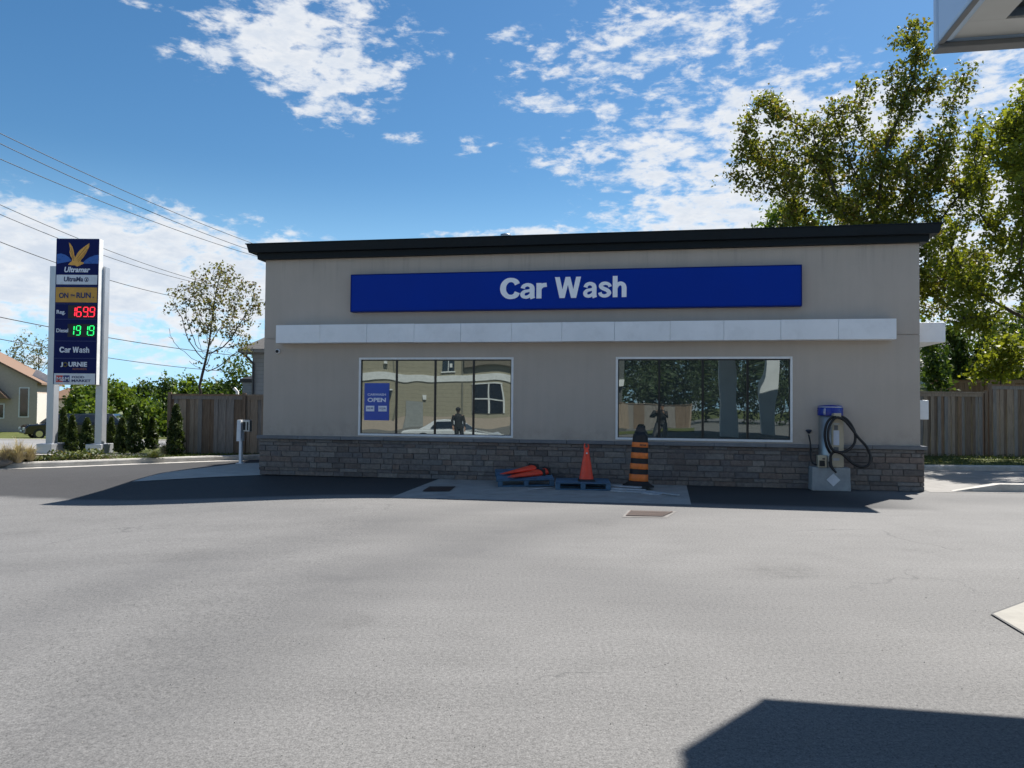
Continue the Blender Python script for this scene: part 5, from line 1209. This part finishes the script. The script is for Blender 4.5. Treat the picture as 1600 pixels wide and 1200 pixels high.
def person(label, loc, rz, top_m, leg_m, arms, h=1.74, cap=None):
    t = thing('person', label, 'person', loc, rz)
    V = []; E = []; Rd = []
    def add(p, r, par=None):
        V.append(p); Rd.append(r)
        if par is not None: E.append((par, len(V)-1))
        return len(V)-1
    s = h/1.74
    pel = add((0, 0, .95), .10); w_ = add((0, 0, 1.10), .095, pel); ch_ = add((0, 0, 1.30), .105, w_); nk0 = add((0, 0, 1.45), .075, ch_); nk = add((0, -.01, 1.52), .052, nk0); hd0 = add((0, -.02, 1.60), .078, nk); hd1 = add((0, -.015, 1.67), .088, hd0); add((0, 0, 1.725), .06, hd1)
    for sd in (-1, 1):
        hp_ = add((sd*.09, 0, .88), .075, pel); kn = add((sd*.115, -.02, .50), .062, hp_); an = add((sd*.12, .02, .10), .042, kn); he = add((sd*.12, .0, .045), .04, an); add((sd*.13, -.17, .03), .032, he)
        sh_ = add((sd*.17, 0, 1.42), .06, ch_); el, wr, pm = arms[sd]
        e_ = add((sd*el[0], el[1], el[2]), .043, sh_); wv = add((sd*wr[0], wr[1], wr[2]), .028, e_); pv = add((sd*pm[0], pm[1], pm[2]), .032, wv)
        dr = (Vector((sd*pm[0], pm[1], pm[2]))-Vector((sd*wr[0], wr[1], wr[2]))).normalized(); sdv = dr.cross(Vector((0, 1, .2))).normalized()
        for k in range(4):
            o = sdv*(.027-.018*k); b1 = Vector(V[pv])+dr*.045+o; i1 = add(tuple(b1), .0095, pv); i2 = add(tuple(b1+dr*(.035-.004*abs(k-1))+Vector((0, -.008, 0))), .0085, i1); add(tuple(b1+dr*.055+Vector((0, -.022, 0))), .008, i2)
        tb = Vector(V[wv])+dr*.03-sdv*.035; i1 = add(tuple(tb), .0105, wv); add(tuple(tb+dr*.04-sdv*.012), .009, i1)
    me = bpy.data.meshes.new('body'); me.from_pydata([(a*s, b*s, c_*s) for a, b, c_ in V], E, []); me.materials.append(MAT['skin'])
    ob = bpy.data.objects.new('body', me); COL.objects.link(ob); ob.parent = t
    sk = ob.modifiers.new('skin', 'SKIN'); 
    if not me.skin_vertices: 
        bm = bmesh.new(); bm.from_mesh(me); bm.verts.layers.skin.verify(); bm.to_mesh(me); bm.free()
    for i, r in enumerate(Rd): me.skin_vertices[0].data[i].radius = (r*s, r*s)
    me.skin_vertices[0].data[0].use_root = True
    su = ob.modifiers.new('sub', 'SUBSURF'); su.levels = su.render_levels = 2
    mb = MB(); mb.lathe([(.17*s, .88*s), (.172*s, .95*s), (.16*s, 1.1*s), (.19*s, 1.3*s), (.20*s, 1.38*s), (.13*s, 1.46*s), (.075*s, 1.49*s)], 24, sy=.82); 
    for sd in (-1, 1):
        el, wr, pm = arms[sd]; S0 = Vector((sd*.17, 0, 1.41)); E_ = Vector((sd*el[0], el[1], el[2])); W_ = Vector((sd*wr[0], wr[1], wr[2]))
        mb.tube([S0*s, E_*s, (E_+(W_-E_)*.9)*s], [.078*s, .06*s, .045*s], 12)
    mb.build('jacket', top_m, t)
    mb = MB(); mb.lathe([(.11*s, .80*s), (.165*s, .86*s), (.165*s, .96*s)], 20, sy=.85)
    for sd in (-1, 1): mb.tube([(sd*.09*s, 0, .9*s), (sd*.115*s, -.02, .5*s), (sd*.12*s, .02, .08*s)], [.11*s, .08*s, .062*s], 14)
    mb.build('trousers', leg_m, t)
    mb = MB(); mb.ball((0, .012*s, 1.665*s), .098*s, .11*s, .095*s); mb.build('hair', MAT['hair_dark'], t)
    for sd in (-1, 1): MB().ball((sd*.033*s, -.092*s, 1.64*s), .011*s, .008*s, .007*s, 10).build('eye', black, t)
    MB().tube([(0, -.095*s, 1.64*s), (0, -.118*s, 1.60*s), (0, -.1*s, 1.59*s)], [.008, .014, .01], 8).build('nose', MAT['skin'], t)
    if cap:
        mb = MB(); mb.ball((0, .0, 1.70*s), .105*s, .115*s, .07*s); mb.box(-.07*s, .07*s, -.20*s, -.08*s, 1.675*s, 1.69*s); mb.build('cap', cap, t)
    for sd in (-1, 1): MB().box((sd*.12-.045)*s, (sd*.12+.045)*s, -.20*s, .075*s, 0, .075*s).build('shoe', black, t, bevel=.02)
    return t
P('skin', (.42, .24, .16), .5); P('hair_dark', (.015, .012, .01), .6)
dk = P('dark_cloth', (.02, .022, .026), .85); gc = P('grey_cloth', (.12, .12, .13), .85)
ph_arms = {-1: ((.24, -.10, 1.18), (.10, -.30, 1.36), (.07, -.33, 1.42)), 1: ((.24, -.10, 1.18), (.10, -.30, 1.36), (.07, -.33, 1.42))}
# the photographer stands just behind the camera; his face turned to the wash (+y), so the figure is rotated by 180 degrees
pg = person('person in dark clothes holding up a phone, seen mirrored in the right window', (0.34, -.60, 0), R(180), dk, gc, ph_arms)
phn = MB().box(-.075, .075, -.392, -.384, 1.42, 1.50).build('phone', black, bevel=.004); phn.location = (.34, -.60, .0); phn.rotation_euler = (0, 0, R(180)); tag(phn, 'black phone held up by the person mirrored in the right window', 'phone')
rl = {-1: ((.25, .02, 1.15), (.24, -.06, .92), (.235, -.08, .84)), 1: ((.25, .02, 1.15), (.24, -.06, .92), (.235, -.08, .84))}
m2 = mg(718, 30.5)
person('person in dark coat and cap, seen mirrored in the left window', (m2.x, m2.y, lot_z(m2.x, m2.y)), R(150), dk, dk, rl, cap=dk)
# trees and lawn behind the court, mirrored in the right window
hedg = leaf_mat('dark_hedge_leaves', (.05, .085, .04), (.09, .12, .06), .4)
for i, (px, Yv) in enumerate(((960, 70), (1010, 74), (1060, 72), (1110, 78), (1160, 74), (1225, 76))):
    p = mg(px, Yv); bs = [((p.x, p.y, 6.5), (4.2, 4.2, 4.0), 1.0), ((p.x+2, p.y+1, 3.2), (3.5, 3.5, 2.8), 1.0)]
    tree('shade_tree', ['leftmost', 'second', 'third', 'fourth', 'fifth', 'rightmost'][i]+' of the dark trees mirrored in the right window', (p.x, p.y, 0), 2.5, bs, 6500, .30, hedg, 'trees behind the fuel court', seed=200+i, attr_n=90, step=.8, r_tip=.02, spread=.6, kill=1.3)
fl0 = mg(930, 58); fl1 = mg(1080, 58)
fence('pale board fence mirrored in the right window', (fl0.x, fl0.y), (fl1.x, fl1.y), 1.8, fence_m, seed=44, name='far_fence', zf=lambda x, y: 0, bw=.4)
la = [mg(900, 46), mg(1090, 46), mg(1090, 56), mg(900, 56)]
sheet('far_lawn', la, turf, .02, zf=lambda x, y: lot_z(x, y))
